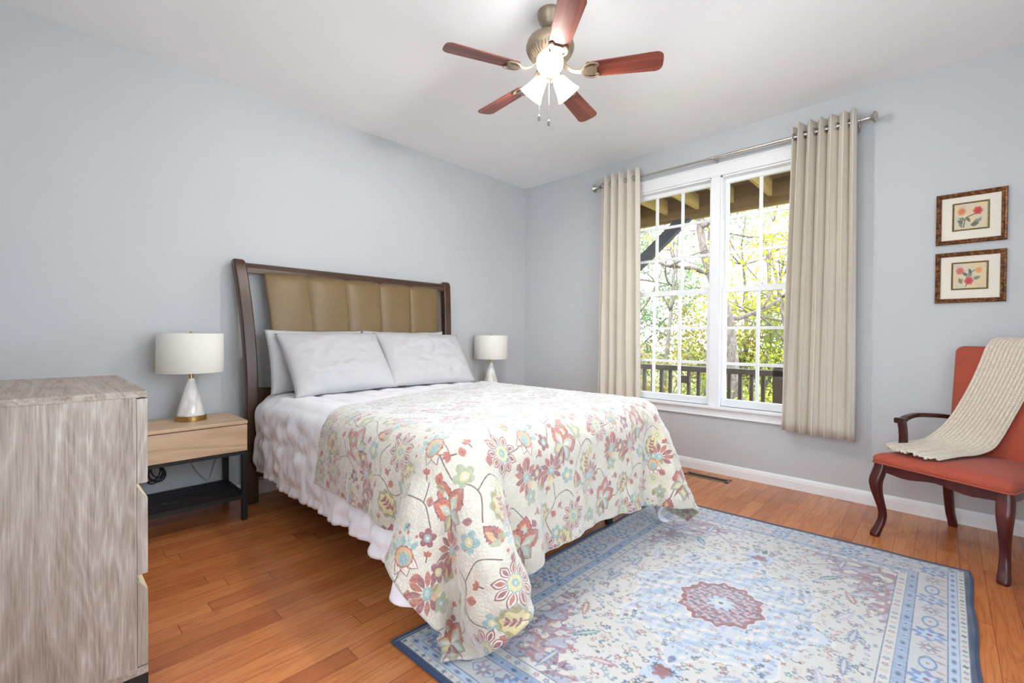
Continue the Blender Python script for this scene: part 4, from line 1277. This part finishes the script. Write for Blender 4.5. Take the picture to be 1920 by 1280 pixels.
pillow(-2.035, -1.265, .565, .722, .475, 36, .19, 'smooth white front pillow leaning on the window side', 21, -3, -1)

# ------------------------------------------------------------------ nightstands
ns = empty('nightstand', (.03, -3.535, 0), 'light oak nightstand with black metal legs beside the dresser', 'nightstand', 'nightstands beside the bed')
NW, ND, NH = .605, .405, .590
t = MB(); t.box((0, 0, NH-.019), (.085, NW, NH)); t.box((.089, 0, NH-.019), (ND, NW, NH)); t.box((.08, .01, NH-.019), (.095, NW-.01, NH-.005))
t.build('top', M['light_oak'], ns, bevel=.0015)
bx = MB(); bx.box((.01, .004, .415), (ND-.022, NW-.004, NH-.021)); bx.build('cabinet', M['light_oak'], ns)
box('drawer', (ND-.020, .002, .413), (ND, NW-.002, NH-.024), M['light_oak'], ns, bevel=.0015)
f = MB()
f.box((ND-.028, .02, .392), (ND-.002, NW-.02, .412)); f.box((.002, .02, .392), (.028, NW-.02, .412)); f.box((.02, .002, .392), (ND-.02, .028, .412)); f.box((.02, NW-.028, .392), (ND-.02, NW-.002, .412))
f.build('frame', M['black_metal'], ns)
for (x0, y0) in ((.0, .0), (.0, NW-.028), (ND-.028, .0), (ND-.028, NW-.028)):
    box('leg', (x0, y0, 0), (x0+.028, y0+.028, .412), M['black_metal'], ns, bevel=.001)
sh = MB()
sh.box((.026, 0.004, .128), (ND-.026, .024, .152)); sh.box((.026, NW-.024, .128), (ND-.026, NW-.004, .152)); sh.box((.002, .026, .128), (.026, NW-.026, .152)); sh.box((ND-.026, .026, .128), (ND-.002, NW-.026, .152))
for i in range(6):
    x = .058+i*.057; sh.box((x-.016, .02, .134), (x+.016, NW-.02, .148))
sh.build('slatted_shelf', M['black_metal'], ns)
copy_thing(ns, (.03, -1.09, 0), 'light oak nightstand on the window side, mostly hidden behind the bed')

# ------------------------------------------------------------------ table lamps
lp = empty('table_lamp', (.190, -3.160, NH), 'white cone table lamp with brass foot on the nightstand beside the dresser', 'lamp', 'table lamps on the nightstands')
MB().lathe([(.075, 0), (.078, .002), (.078, .027), (.075, .029)], 48).build('foot', M['brass'], lp, angle=40)
MB().lathe([(.070, .029), (.071, .034), (.062, .075), (.018, .240), (.014, .246)], 48).build('body', M['marble'], lp, angle=40)
MB().lathe([(.011, .246), (.011, .300)], 20).build('neck', M['brass'], lp, angle=40)
MB().lathe([(.1655, .282), (.167, .284), (.1645, .510), (.163, .512)], 64, caps=False).build('lamp_shade', M['shade'], lp, angle=60, solid=.002, off=-1)
hs = MB()
for k in range(3):
    an = k*2*PI/3+.4; hs.tube([(0, 0, .500), (.160*math.cos(an), .160*math.sin(an), .507)], .002, 6)
hs.tube([(0, 0, .30), (0, 0, .505)], .004, 8); hs.lathe([(.0, .50), (.010, .502), (.010, .512), (.006, .520), (0, .524)], 16)
hs.build('harp', M['brass'], lp, smooth=True)
cd = MB(); cd.tube(spline([(-.07, 0, .008), (-.14, .01, .006), (-.165, .015, -.08), (-.168, .03, -.28), (-.170, .12, -.42), (-.172, .17, -.30), (-.172, .23, -.22)], 40), .0026, 6)
cd.build('cord', M['clear_cord'], lp, smooth=True)
copy_thing(lp, (.190, -.702, NH), 'white cone table lamp standing half behind the bed near the room corner')

pc = empty('power_cord', (.20, -3.33, .392), 'coiled black power cord hanging under the nightstand', 'cord')
m = MB()
for k in range(6):
    a = -.5+k*.2; r = .040+.006*math.sin(k*2.1)
    pts = [(.012*math.sin(k)+.3*r*math.sin(a)*math.sin(q), r*math.sin(q)*math.cos(a)*.9+.018*(k-2.5)*(1-math.cos(q))*.5*.5, -.045-r*(1-math.cos(q))*1.0) for q in np.linspace(0, 2*PI, 25)[:-1]]
    m.tube(pts, .0042, 7, closed=True)
m.tube(spline([(0, -.01, -.05), (0, -.05, -.045), (.01, -.085, .0), (.02, -.10, .012)], 14), .0045, 7)
m.build('coil', M['black_plastic'], pc, smooth=True)
box('strap', (-.014, -.024, -.052), (.014, .026, -.014), plain('olive_strap', c8(92, 86, 62), .8), pc, bevel=.004)
box('plug', (-.012, -.028, -.016), (.012, .024, .004), M['black_plastic'], pc, bevel=.003)

# ------------------------------------------------------------------ dresser
dr = empty('dresser', (.955, -4.03, 0), 'whitewashed oak dresser in the near left corner, seen from its side', 'dresser')
DX, DY = .728, .465
box('top', (0, 0, .909), (DX, DY, .928), M['pale_oak_x'], dr, bevel=.001)
box('side_panel', (DX-.018, 0, .098), (DX-.0015, DY-.026, .909), M['pale_oak'], dr)
box('side_panel', (0, 0, .098), (.018, DY-.026, .909), M['pale_oak'], dr)
box('bottom', (0, 0, .075), (DX, DY, .098), M['pale_oak_x'], dr, bevel=.001)
box('carcass', (.018, 0, .098), (DX-.018, DY-.04, .909), M['pale_oak'], dr)
M['dark_gap'] = plain('dark_gap', c8(46, 38, 30), .8)
for z0, z1 in ((.102, .356), (.378, .632), (.652, .905)):
    pf = [(DY-.025, z0), (DY, z0), (DY, z1-.026), (DY-.004, z1-.022), (DY-.020, z1), (DY-.025, z1)] if z1 < .9 else [(DY-.025, z0), (DY, z0), (DY, z1), (DY-.025, z1)]
    mb = MB()
    mb.loft([[(x, y, z) for y, z in pf] for x in (.0015, DX-.0015)])
    if z1 < .9:
        d = mb.build('drawer', [M['pale_oak'], M['raw_edge']], dr)
        for p_ in d.data.polygons:
            if p_.normal.z > .4: p_.material_index = 1
    else:
        d = mb.build('drawer', M['pale_oak'], dr)
lg = MB()
for x0 in (.0, DX-.045):
    for y0 in (.0, DY-.045): box('leg', (x0, y0, 0), (x0+.045, y0+.045, .075), M['black_metal'], dr)
box('plinth_bar', (DX-.03, .045, .030), (DX-.004, DY-.045, .075), M['black_metal'], dr)

# ------------------------------------------------------------------ rug and floor register
RC = [np.array(q) for q in ((2.005, -2.925), (3.512, -2.880), (3.520, -.775), (2.030, -.855))]
n, m = 76, 106
g = np.zeros((n, m, 3)); uv = np.zeros((n, m, 2))
for i, s in enumerate(np.linspace(0, 1, n)):
    for j, t in enumerate(np.linspace(0, 1, m)):
        q = (1-s)*(1-t)*RC[0]+s*(1-t)*RC[1]+s*t*RC[2]+(1-s)*t*RC[3]
        ripple = .0022*lump(q[0]*2, q[1]*2, 77, 1.2)+.0016*math.sin(34*q[1])*max(0, s-.8)*5
        g[i, j] = (q[0]+.003*math.sin(9*t*PI)*(1 if s in (0, 1) else 0), q[1], .0085+ripple); uv[i, j] = (s, t)
mb = MB().grid(g)
rg = mb.build('rug', M['rug'], smooth=True, solid=.005, off=-1, uv=uv.reshape(-1, 2))
if rg.data.polygons[0].normal.z < 0: rg.modifiers[0].offset = 1
props(rg, 'blue and cream Persian style area rug with a red medallion', 'rug')
per = [tuple(g[i, 0]) for i in range(n)]+[tuple(g[-1, j]) for j in range(1, m)]+[tuple(g[i, -1]) for i in range(n-2, -1, -1)]+[tuple(g[0, j]) for j in range(m-2, 0, -1)]
MB().tube([(x, y, z-.002) for x, y, z in per], .0055, 6, closed=True).build('binding', M['rug_edge'], rg, smooth=True)

fv = empty('floor_vent', (2.085, -.165, 0), 'brown metal floor register set in the boards under the window', 'floor vent')
v = MB(); hx, hy = .168, .048
v.box((-hx, -hy, .0), (hx, -hy+.018, .004)); v.box((-hx, hy-.018, .0), (hx, hy, .004)); v.box((-hx, -hy, .0), (-hx+.02, hy, .004)); v.box((hx-.02, -hy, .0), (hx, hy, .004))
v.build('frame', plain('taupe_metal', c8(140, 122, 104), .5, .2), fv, bevel=.001)
v = MB()
for i in range(22):
    x = -hx+.026+i*(2*hx-.052)/21; v.box((x-.0022, -hy+.016, .0006), (x+.0022, hy-.016, .003))
for y in (-.01, .01): v.box((-hx+.018, y-.002, .0006), (hx-.018, y+.002, .0026))
v.build('grille', plain('dark_bronze_metal', c8(74, 62, 48), .5, .3), fv)
box('duct_shade', (-hx+.018, -hy+.016, .0002), (hx-.018, hy-.016, .0008), M['black_plastic'], fv)  # black sheet under the grille stands for the shade inside the duct

# ------------------------------------------------------------------ curtains and rod
ROD_Z = 2.512
rod = empty('curtain_rod', (2.05, -.1, ROD_Z), 'brushed nickel curtain rod with trumpet finials above the window', 'curtain rod')
r = MB(); r.tube([(-1.0, 0, 0), (-.0, 0, 0)], .0085, 16); r.tube([(-.02, 0, 0), (.955, 0, 0)], .011, 16); r.build('rod', M['nickel'], rod, angle=50)
for s in (-1, 1):
    prof = [(.012, 0), (.017, .004), (.014, .012), (.012, .02), (.015, .045), (.022, .062), (.034, .070), (.036, .076), (.028, .086), (.008, .090)]
    MB().lathe(prof, 28, (.955*s if s > 0 else -1.0, 0, 0), axis=(s, 0, 0)).build('finial', M['nickel'], rod, angle=50)
for x in (-.972, .022, .938):
    k = MB(); k.box((x-.007, .085, -.045), (x+.007, .0985, .025)); k.tube([(x, .09, .0), (x, .0, -.002)], .0055, 8); k.lathe([(.014, -.006), (.0155, 0), (.014, .006)], 18, (x, 0, 0), axis=(1, 0, 0))
    k.build('bracket', M['nickel'], rod, angle=50)

def curtain(name_label, x0, x1, xb0, xb1, ztop, zbot, n, amp, seed, lift=0.0):
    rr = np.random.default_rng(seed)
    c = empty('curtain', ((x0+x1)/2, -.1, 0), name_label, 'curtain', 'grommet curtains at the window')
    ns, nz = 24*n+1, 30
    s = np.linspace(0, 1, ns)
    ph = np.cumsum(np.concatenate([[0], 1+.28*lump(s[1:]*3, s[1:]*0, seed, 1.4)])); ph = ph/ph[-1]
    P = np.zeros((ns, nz, 3))
    wob = rr.uniform(-1, 1, 6)
    for j, t in enumerate(np.linspace(0, 1, nz)):
        a0, a1 = x0+(xb0-x0)*t, x1+(xb1-x1)*t
        k = 2*PI*n*ph
        am = amp*(1-.10*t+.12*np.sin(3*t+wob[0])*t)
        px = a0+(a1-a0)*s+(.003+.006*t)*np.sin(2*k+.5*t)+.006*t*lump(s*4, s*0+t, seed+2)
        py = am*np.sin(k+.25*t*wob[1])*(1+.18*np.sin(5*s+wob[2]))+.006*t*lump(s*3, s*0+t*1.5, seed+4)
        P[:, j, 0] = px-(x0+x1)/2; P[:, j, 1] = np.clip(py-.024, -.085, .068)
        P[:, j, 2] = ztop+(zbot+lift*s-ztop)*t
    MB().grid(P).build('panel', M['curtain'], c, smooth=True, solid=.003, off=0)
    P2 = P[:, -3:, :].copy(); P2[..., 1] -= .0022
    # metal rings where the cloth crosses the rod
    k = P[:, 1, 1].copy()
    for i in range(1, ns-1):
        if (k[i] >= 0) != (k[i+1] >= 0) and 0 < i < ns-2:
            a = P[i+1, 1]-P[i, 1]; ax = Vector((a[0], a[1], 0)); nrm = Vector((-ax.y, ax.x, 0)).normalized()
            q = nrm.orthogonal()
            pts = []
            u = ax.normalized()
            ctr = Vector((P[i, 1, 0], P[i, 1, 1], ROD_Z))
            for w_ in np.linspace(0, 2*PI, 21)[:-1]:
                pts.append(ctr+u*(.022*math.cos(w_))+Vector((0, 0, .022*math.sin(w_))))
            MB().tube(pts, .0045, 6, closed=True).build('grommet', M['nickel'], c, smooth=True)
    return c
curtain('beige grommet curtain hanging right of the window, by the pictures', 2.625, 2.990, 2.572, 3.005, 2.582, .440, 6, .047, 4, -.012)
curtain('beige grommet curtain hanging left of the window, behind the bed', 1.075, 1.462, 1.045, 1.490, 2.582, .455, 5, .050, 9)

# ------------------------------------------------------------------ ceiling fan
fan = empty('ceiling_fan', (1.945, -1.985, RZ), 'five blade cherry ceiling fan with lit frosted glass shades', 'ceiling fan')
fz = lambda z: z-RZ
MB().lathe([(.064, fz(2.74)), (.066, fz(2.732)), (.064, fz(2.715)), (.058, fz(2.708)), (.057, fz(2.695)), (.048, fz(2.688)), (.044, fz(2.676)), (.030, fz(2.664)), (.016, fz(2.658))], 40).build('canopy', M['bronze'], fan, angle=50)
MB().lathe([(.011, fz(2.665)), (.011, fz(2.628))], 16).build('downrod', M['bronze'], fan, angle=50)
mt = MB().lathe([(.018, fz(2.634)), (.040, fz(2.630)), (.080, fz(2.618)), (.108, fz(2.600)), (.116, fz(2.588)), (.118, fz(2.572)), (.122, fz(2.568)), (.122, fz(2.556)), (.116, fz(2.551)), (.114, fz(2.545)), (.100, fz(2.522)), (.078, fz(2.506)), (.066, fz(2.503))], 56)
motor = mt.build('motor_housing', M['bronze'], fan, angle=35)
rb = MB()
for k in range(40):
    a = 2*PI*k/40
    ca, sa = math.cos(a), math.sin(a)
    rb.tube([(.1125*ca, .1125*sa, fz(2.541)), (.098*ca, .098*sa, fz(2.5185)), (.080*ca, .080*sa, fz(2.506))], .0032, 5)
rb.build('rib', M['bronze'], motor, smooth=True)
MB().lathe([(.060, fz(2.504)), (.064, fz(2.498)), (.064, fz(2.470)), (.058, fz(2.464)), (.056, fz(2.440)), (.060, fz(2.432)), (.056, fz(2.415)), (.030, fz(2.402)), (.012, fz(2.394)), (.006, fz(2.386))], 40).build('switch_housing', M['bronze'], fan, angle=35)
for k in range(5):
    an = math.radians(30.8+72*k)
    Rz = Matrix.Rotation(an, 4, 'Z')
    zb, pitch = fz(2.432), math.radians(-12)
    T = Rz @ Matrix.Translation((0, 0, zb)) @ Matrix.Rotation(pitch, 4, 'X')
    # blade outline
    r0, r1 = .190, .552
    pts = []
    for x in np.linspace(0, 1, 9): pts.append((r0+(r1-r0-.035)*x, .047+.012*x))
    for q in np.linspace(80, -80, 13): pts.append((r1-.037+.037*math.cos(math.radians(q)), (.0590+.0)*math.copysign(abs(math.sin(math.radians(q)))**.55, q) if q else 0))
    for x in np.linspace(1, 0, 9): pts.append((r0+(r1-r0-.035)*x, -.047-.012*x))
    for q in np.linspace(-60, 60, 7): pts.append((r0-.018*math.cos(math.radians(q)), .042*math.sin(math.radians(q))))
    bl = MB().loft([[(x, y, z) for x, y in pts] for z in (-.003, .003)])
    bo = bl.build('blade', M['fan_wood'], fan, bevel=.0015)
    bo.matrix_local = T
    # blade iron: arm, plate and two curled tips
    ir = MB()
    ir.loft([[(x, -w_, z-.003), (x, w_, z-.003), (x, w_, z+.003), (x, -w_, z+.003)] for x, w_, z in ((.058, .016, .052), (.085, .017, .030), (.110, .012, .006), (.135, .011, -.004), (.160, .016, -.007), (.185, .026, -.0075), (.215, .030, -.0075), (.236, .018, -.0075))])
    for s in (-1, 1):
        ir.tube(spline([(.165, s*.012, -.007), (.180, s*.034, -.007), (.205, s*.046, -.007), (.232, s*.043, -.007), (.243, s*.032, -.007), (.236, s*.024, -.007), (.228, s*.030, -.007)], 26), .0048, 8)
        ir.lathe([(.0, -.013), (.006, -.012), (.006, -.008)], 12, (.212, s*.016, 0))
    io = ir.build('blade_iron', M['bronze'], fan, angle=40)
    io.matrix_local = T
for k, tl in enumerate((14, 50, 50)):
    an = math.radians(-50.9+(0, 112, -112)[k]); tilt = math.radians(tl)     # shades point outward and down
    ax = Vector((math.cos(an)*math.cos(tilt), math.sin(an)*math.cos(tilt), -math.sin(tilt)))
    o0 = Vector((.030*math.cos(an), .030*math.sin(an), fz(2.432)))
    arm = MB(); arm.lathe([(.013, -.010), (.015, .005), (.024, .010), (.026, .028), (.024, .030)], 24, o0, axis=ax); arm.build('lamp_holder', M['bronze'], fan, angle=40)
    sh = MB(); sh.lathe([(.025, .022), (.031, .028), (.036, .044), (.042, .066), (.050, .092), (.060, .115), (.063, .119)], 36, o0, axis=ax, caps=False)
    so = sh.build('glass_shade', M['lit_glass'], fan, angle=60, solid=.003, off=0)
    bd = bpy.data.lights.new('bulb', 'POINT'); bd.energy = BULB*(.9 if k == 0 else 1); bd.shadow_soft_size = .022; bd.color = (1.0, .95, .88)
    bo = bpy.data.objects.new('bulb', bd); COL.objects.link(bo); bo.parent = fan; bo.location = o0+ax*.094
for (px_, py_, zt, zb_) in ((-.030, -.046, 2.40, 2.200), (.020, -.030, 2.39, 2.165)):
    ch = MB(); ch.tube([(px_, py_, fz(zt)), (px_, py_, fz(zb_+.02))], .0012, 6)
    ch.build('pull_chain', M['nickel'], fan)
    MB().lathe([(.0, fz(zb_-.012)), (.006, fz(zb_-.008)), (.0075, fz(zb_+.002)), (.005, fz(zb_+.014)), (.002, fz(zb_+.020))], 16, (px_, py_, 0)).build('pull_knob', plain('black_nickel', c8(120, 114, 108), .3, .6), fan, smooth=True)

# ------------------------------------------------------------------ framed prints
def picture(label, z0, z1, pm):
    x0, x1 = 3.372, 3.668
    p = empty('picture_frame', ((x0+x1)/2, 0, (z0+z1)/2), label, 'picture', 'framed rose prints')
    hx, hz = (x1-x0)/2, (z1-z0)/2
    prof = [(0, .001), (0, .016), (.004, .021), (.010, .018), (.015, .021), (.021, .017), (.025, .009), (.025, .001)]
    def moulding(hx, hz, prof):
        rings = []
        for d, h in prof: rings.append([(-hx+d, -h, -hz+d), (hx-d, -h, -hz+d), (hx-d, -h, hz-d), (-hx+d, -h, hz-d)])
        return MB().loft(rings, caps=False)
    moulding(hx, hz, prof).build('frame', M['gilt'], p)
    box('mat', (-hx+.022, -.006, -hz+.022), (hx-.022, -.002, hz-.022), M['mat_board'], p)
    fx, fz0, fz1 = .0775, -hz+.076, hz-.060
    fc = (fz0+fz1)/2; fh = (fz1-fz0)/2
    m = moulding(fx, fh, [(0, .006), (0, .009), (.003, .011), (.007, .009), (.009, .0065)])
    m.v = [(x, y, z+fc) for x, y, z in m.v]; m.build('fillet', M['gilt_inner'], p)
    q = MB(); q.add([(-fx+.008, -.0068, fc-fh+.008), (fx-.008, -.0068, fc-fh+.008), (fx-.008, -.0068, fc+fh-.008), (-fx+.008, -.0068, fc+fh-.008)], [(0, 1, 2, 3)])
    q.build('print', pm, p, uv=[(0, 0), (1, 0), (1, 1), (0, 1)])
picture('upper of the two gilt framed prints, a red rose beside an orange flower', 1.664, 1.965, M['print_a'])
picture('lower of the two gilt framed prints, pink roses with an orange bloom', 1.315, 1.614, M['print_b'])

# ------------------------------------------------------------------ armchair (local x along the front edge, y towards the back)
CR = math.atan2(-.444, .896)
ch = empty('armchair', (3.15, -.55, 0), 'coral upholstered armchair with red mahogany cabriole legs', 'armchair', rz=CR)
seat_poly = [(-.012, -.02), (.562, -.02), (.492, .515), (.070, .515)]
def rpoly(poly, inset, r=.035, n=5):
    c = np.mean(poly, axis=0); out = []
    k = len(poly)
    pts = []
    for i in range(k):                              # offset inwards
        p0, p1, p2 = (np.array(poly[(i+d) % k]) for d in (-1, 0, 1))
        e1 = (p1-p0)/np.linalg.norm(p1-p0); e2 = (p2-p1)/np.linalg.norm(p2-p1)
        n1 = np.array([-e1[1], e1[0]]); n2 = np.array([-e2[1], e2[0]])
        b = (n1+n2)/(1+n1@n2); pts.append(p1+b*inset)
    for i in range(k):
        p0, p1, p2 = pts[i-1], pts[i], pts[(i+1) % k]
        a = p1+(p0-p1)/np.linalg.norm(p0-p1)*r; b = p1+(p2-p1)/np.linalg.norm(p2-p1)*r
        for t in np.linspace(0, 1, n): out.append((1-t)**2*a+2*t*(1-t)*p1+t*t*b)
    return out
rings = []
for ins, z in ((.010, .408), (.0, .412), (-.004, .420), (-.004, .438), (.003, .450), (.020, .461), (.06, .470), (.12, .475), (.19, .477)):
    rings.append([(p[0], p[1], z) for p in rpoly(seat_poly, ins, max(.012, .035-ins*.1))])
MB().loft(rings).build('seat', M['coral_seat'], ch, smooth=True)
MB().tube([(p[0], p[1], .4115) for p in rpoly(seat_poly, -.004, .035)], .0045, 6, closed=True).build('piping', M['coral_seat'], ch, smooth=True)
ap = MB()
def apron(p, q, depth):
    n = 14; p, q = np.array(p), np.array(q); e = (q-p)/np.linalg.norm(q-p); nn = np.array([-e[1], e[0]])*.020
    rings = []
    for i in range(n+1):
        s = i/n; x = p+(q-p)*s
        dz = depth*(.62+.38*min(1, (abs(2*s-1))**2*1.5)) if True else depth
        dz = depth*(.78-.16*math.cos(4*PI*s)+.25*abs(2*s-1)**6)
        rings.append([(x[0], x[1], .409), (x[0], x[1], .409-dz), (x[0]+nn[0], x[1]+nn[1], .409-dz), (x[0]+nn[0], x[1]+nn[1], .409)])
    ap.loft(rings)
apron((.015, -.008), (.535, -.008), .060); apron((.550, .01), (.482, .50), .055); apron((.475, .505), (.085, .505), .05); apron((.078, .50), (.000, .01), .055)
ap.build('apron', M['mahogany'], ch, angle=40)
def cabriole(x, y, sx):
    prof = [(.000, .409, .026), (-.006, .380, .027), (-.022, .335, .0275), (-.030, .300, .026), (-.024, .250, .022), (-.008, .195, .0185), (.006, .145, .0165), (.008, .105, .0165), (-.004, .065, .018), (-.022, .030, .020), (-.030, .012, .020), (-.030, .0, .018)]
    ps = spline([(a, b, c) for a, b, c in prof], 40)
    rings = []
    for d, z, h in ps:
        dx = sx*d*.35
        rings.append([(x+dx+px, y+d+py, z) for px, py in rrect(2*h, 2*h, h*.45, 3)])
    MB().loft(rings).build('leg', M['mahogany'], ch, angle=45)
cabriole(.022, .012, 1); cabriole(.530, .012, -1)
for x, s in ((.085, -1), (.480, 1)):
    ps = spline([(.0, .47, .020), (.0, .40, .021), (.004, .30, .020), (.012, .20, .019), (.034, .09, .018), (.058, .03, .018), (.066, .0, .017)], 26)
    MB().loft([[(x+s*.004*(1-z/.47)+px, .492+d+py, z) for px, py in rrect(2*h, 2*h, h*.4, 3)] for d, z, h in ps]).build('leg', M['mahogany'], ch, angle=45)
# backrest: a padded slab, leaning back
bw, bh = .398, .66
rings = []
for ins, dep in ((.012, -.026), (.0, -.018), (-.002, .0), (.0, .014), (.010, .024), (.03, .030), (.07, .034), (.14, .036)):
    ring = []
    for (px, pz) in rrect(bw-2*ins, bh-2*ins, max(.03-ins*.1, .012), 5):
        up = pz+bh/2
        yy = .475+.150*up-dep*(1.0)+.020*((up/bh-.45)**2)*2
        xx = .282+px*(1+.10*(up/bh-.5))
        zz = .400+up*.99+(.010*(1-(px/(bw/2))**2) if up > bh*.8 else 0)
        ring.append((xx, yy, zz))
    rings.append(ring)
MB().loft(rings).build('backrest', M['coral'], ch, smooth=True)
for s, xf, xr in ((-1, .018, .086), (1, .552, .478)):
    a = spline([(xr, .530, .640), (xr+s*.020, .46, .652), (xf+s*.006, .34, .655), (xf+s*.004, .235, .646), (xf-s*.002, .190, .636), (xf-s*.004, .150+.035*(s > 0), .634)], 28)
    rings = []
    for i, p in enumerate(a):
        hw = .014+.010*min(1, max(0, (i-10)/14)); hh = .012+.003*(i > 24)
        rings.append([(p[0]+px, p[1], p[2]+pz) for px, pz in rrect(2*hw, 2*hh, .007, 3)])
    MB().loft(rings).build('armrest', M['arm_wood'], ch, angle=45)
    b = spline([(xf+s*.0, .205, .395), (xf+s*.010, .215, .46), (xf+s*.012, .225, .52), (xf+s*.004, .205, .58), (xf, .185, .630)], 20)
    MB().loft([[(p[0]+px, p[1]+py, p[2]) for px, py in rrect(.032, .042, .009, 3)] for p in b]).build('arm_support', M['arm_wood'], ch, angle=45)

# ------------------------------------------------------------------ knitted throw over the back and seat
Lp = [(.232, .675, .78), (.236, .660, .95), (.238, .628, 1.075), (.232, .588, 1.094), (.222, .545, 1.055), (.205, .518, .96), (.182, .492, .855), (.150, .465, .745), (.118, .440, .655), (.080, .405, .575), (.040, .345, .515), (.000, .260, .492), (-.022, .185, .489), (-.016, .110, .487)]
Rp = [(.470, .675, .78), (.472, .660, .95), (.474, .628, 1.075), (.470, .588, 1.094), (.462, .545, 1.055), (.444, .520, .97), (.420, .498, .875), (.394, .478, .775), (.366, .458, .680), (.340, .436, .590), (.318, .400, .522), (.298, .310, .494), (.284, .180, .493), (.268, .040, .484)]
n, m = 150, 99
Ls, Rs = spline(Lp, n), spline(Rp, n)
g = np.zeros((n, m, 3)); uv = np.zeros((n, m, 2))
for i in range(n):
    for j in range(m):
        s = j/(m-1); t = i/(n-1)
        p = Ls[i]*(1-s)+Rs[i]*s
        end = max(0, (t-.78)/.22)
        p = p+np.array([0, -.075*end**2*math.sin(PI*s)**.8, .0])
        p[2] += .004*end*math.sin(s*34+1.5*math.sin(9*s))+.012*end*math.exp(-((s-.62)/.10)**2)-.004*end
        p[2] += .010*math.sin(PI*s)*min(1, max(0, (t-.55)/.15))*(1-end*.6)
        g[i, j] = p; uv[i, j] = (s, t)
N = normals(g)
if N[60, 40, 1] > 0: N = -N
sgrid = uv[..., 0]
rib = .0050*np.sin(2*PI*14*sgrid)+.0010*lump(sgrid*30, uv[..., 1]*50, 4)
g = g+N*(rib+.006)[..., None]
tb = MB().grid(g).build('throw_blanket', M['knit'], smooth=True, solid=.006, off=0, uv=uv.reshape(-1, 2))
tb.location = (3.15, -.55, 0); tb.rotation_euler = (0, 0, CR)
props(tb, 'cream ribbed knit throw draped over the back and seat of the coral armchair', 'blanket')
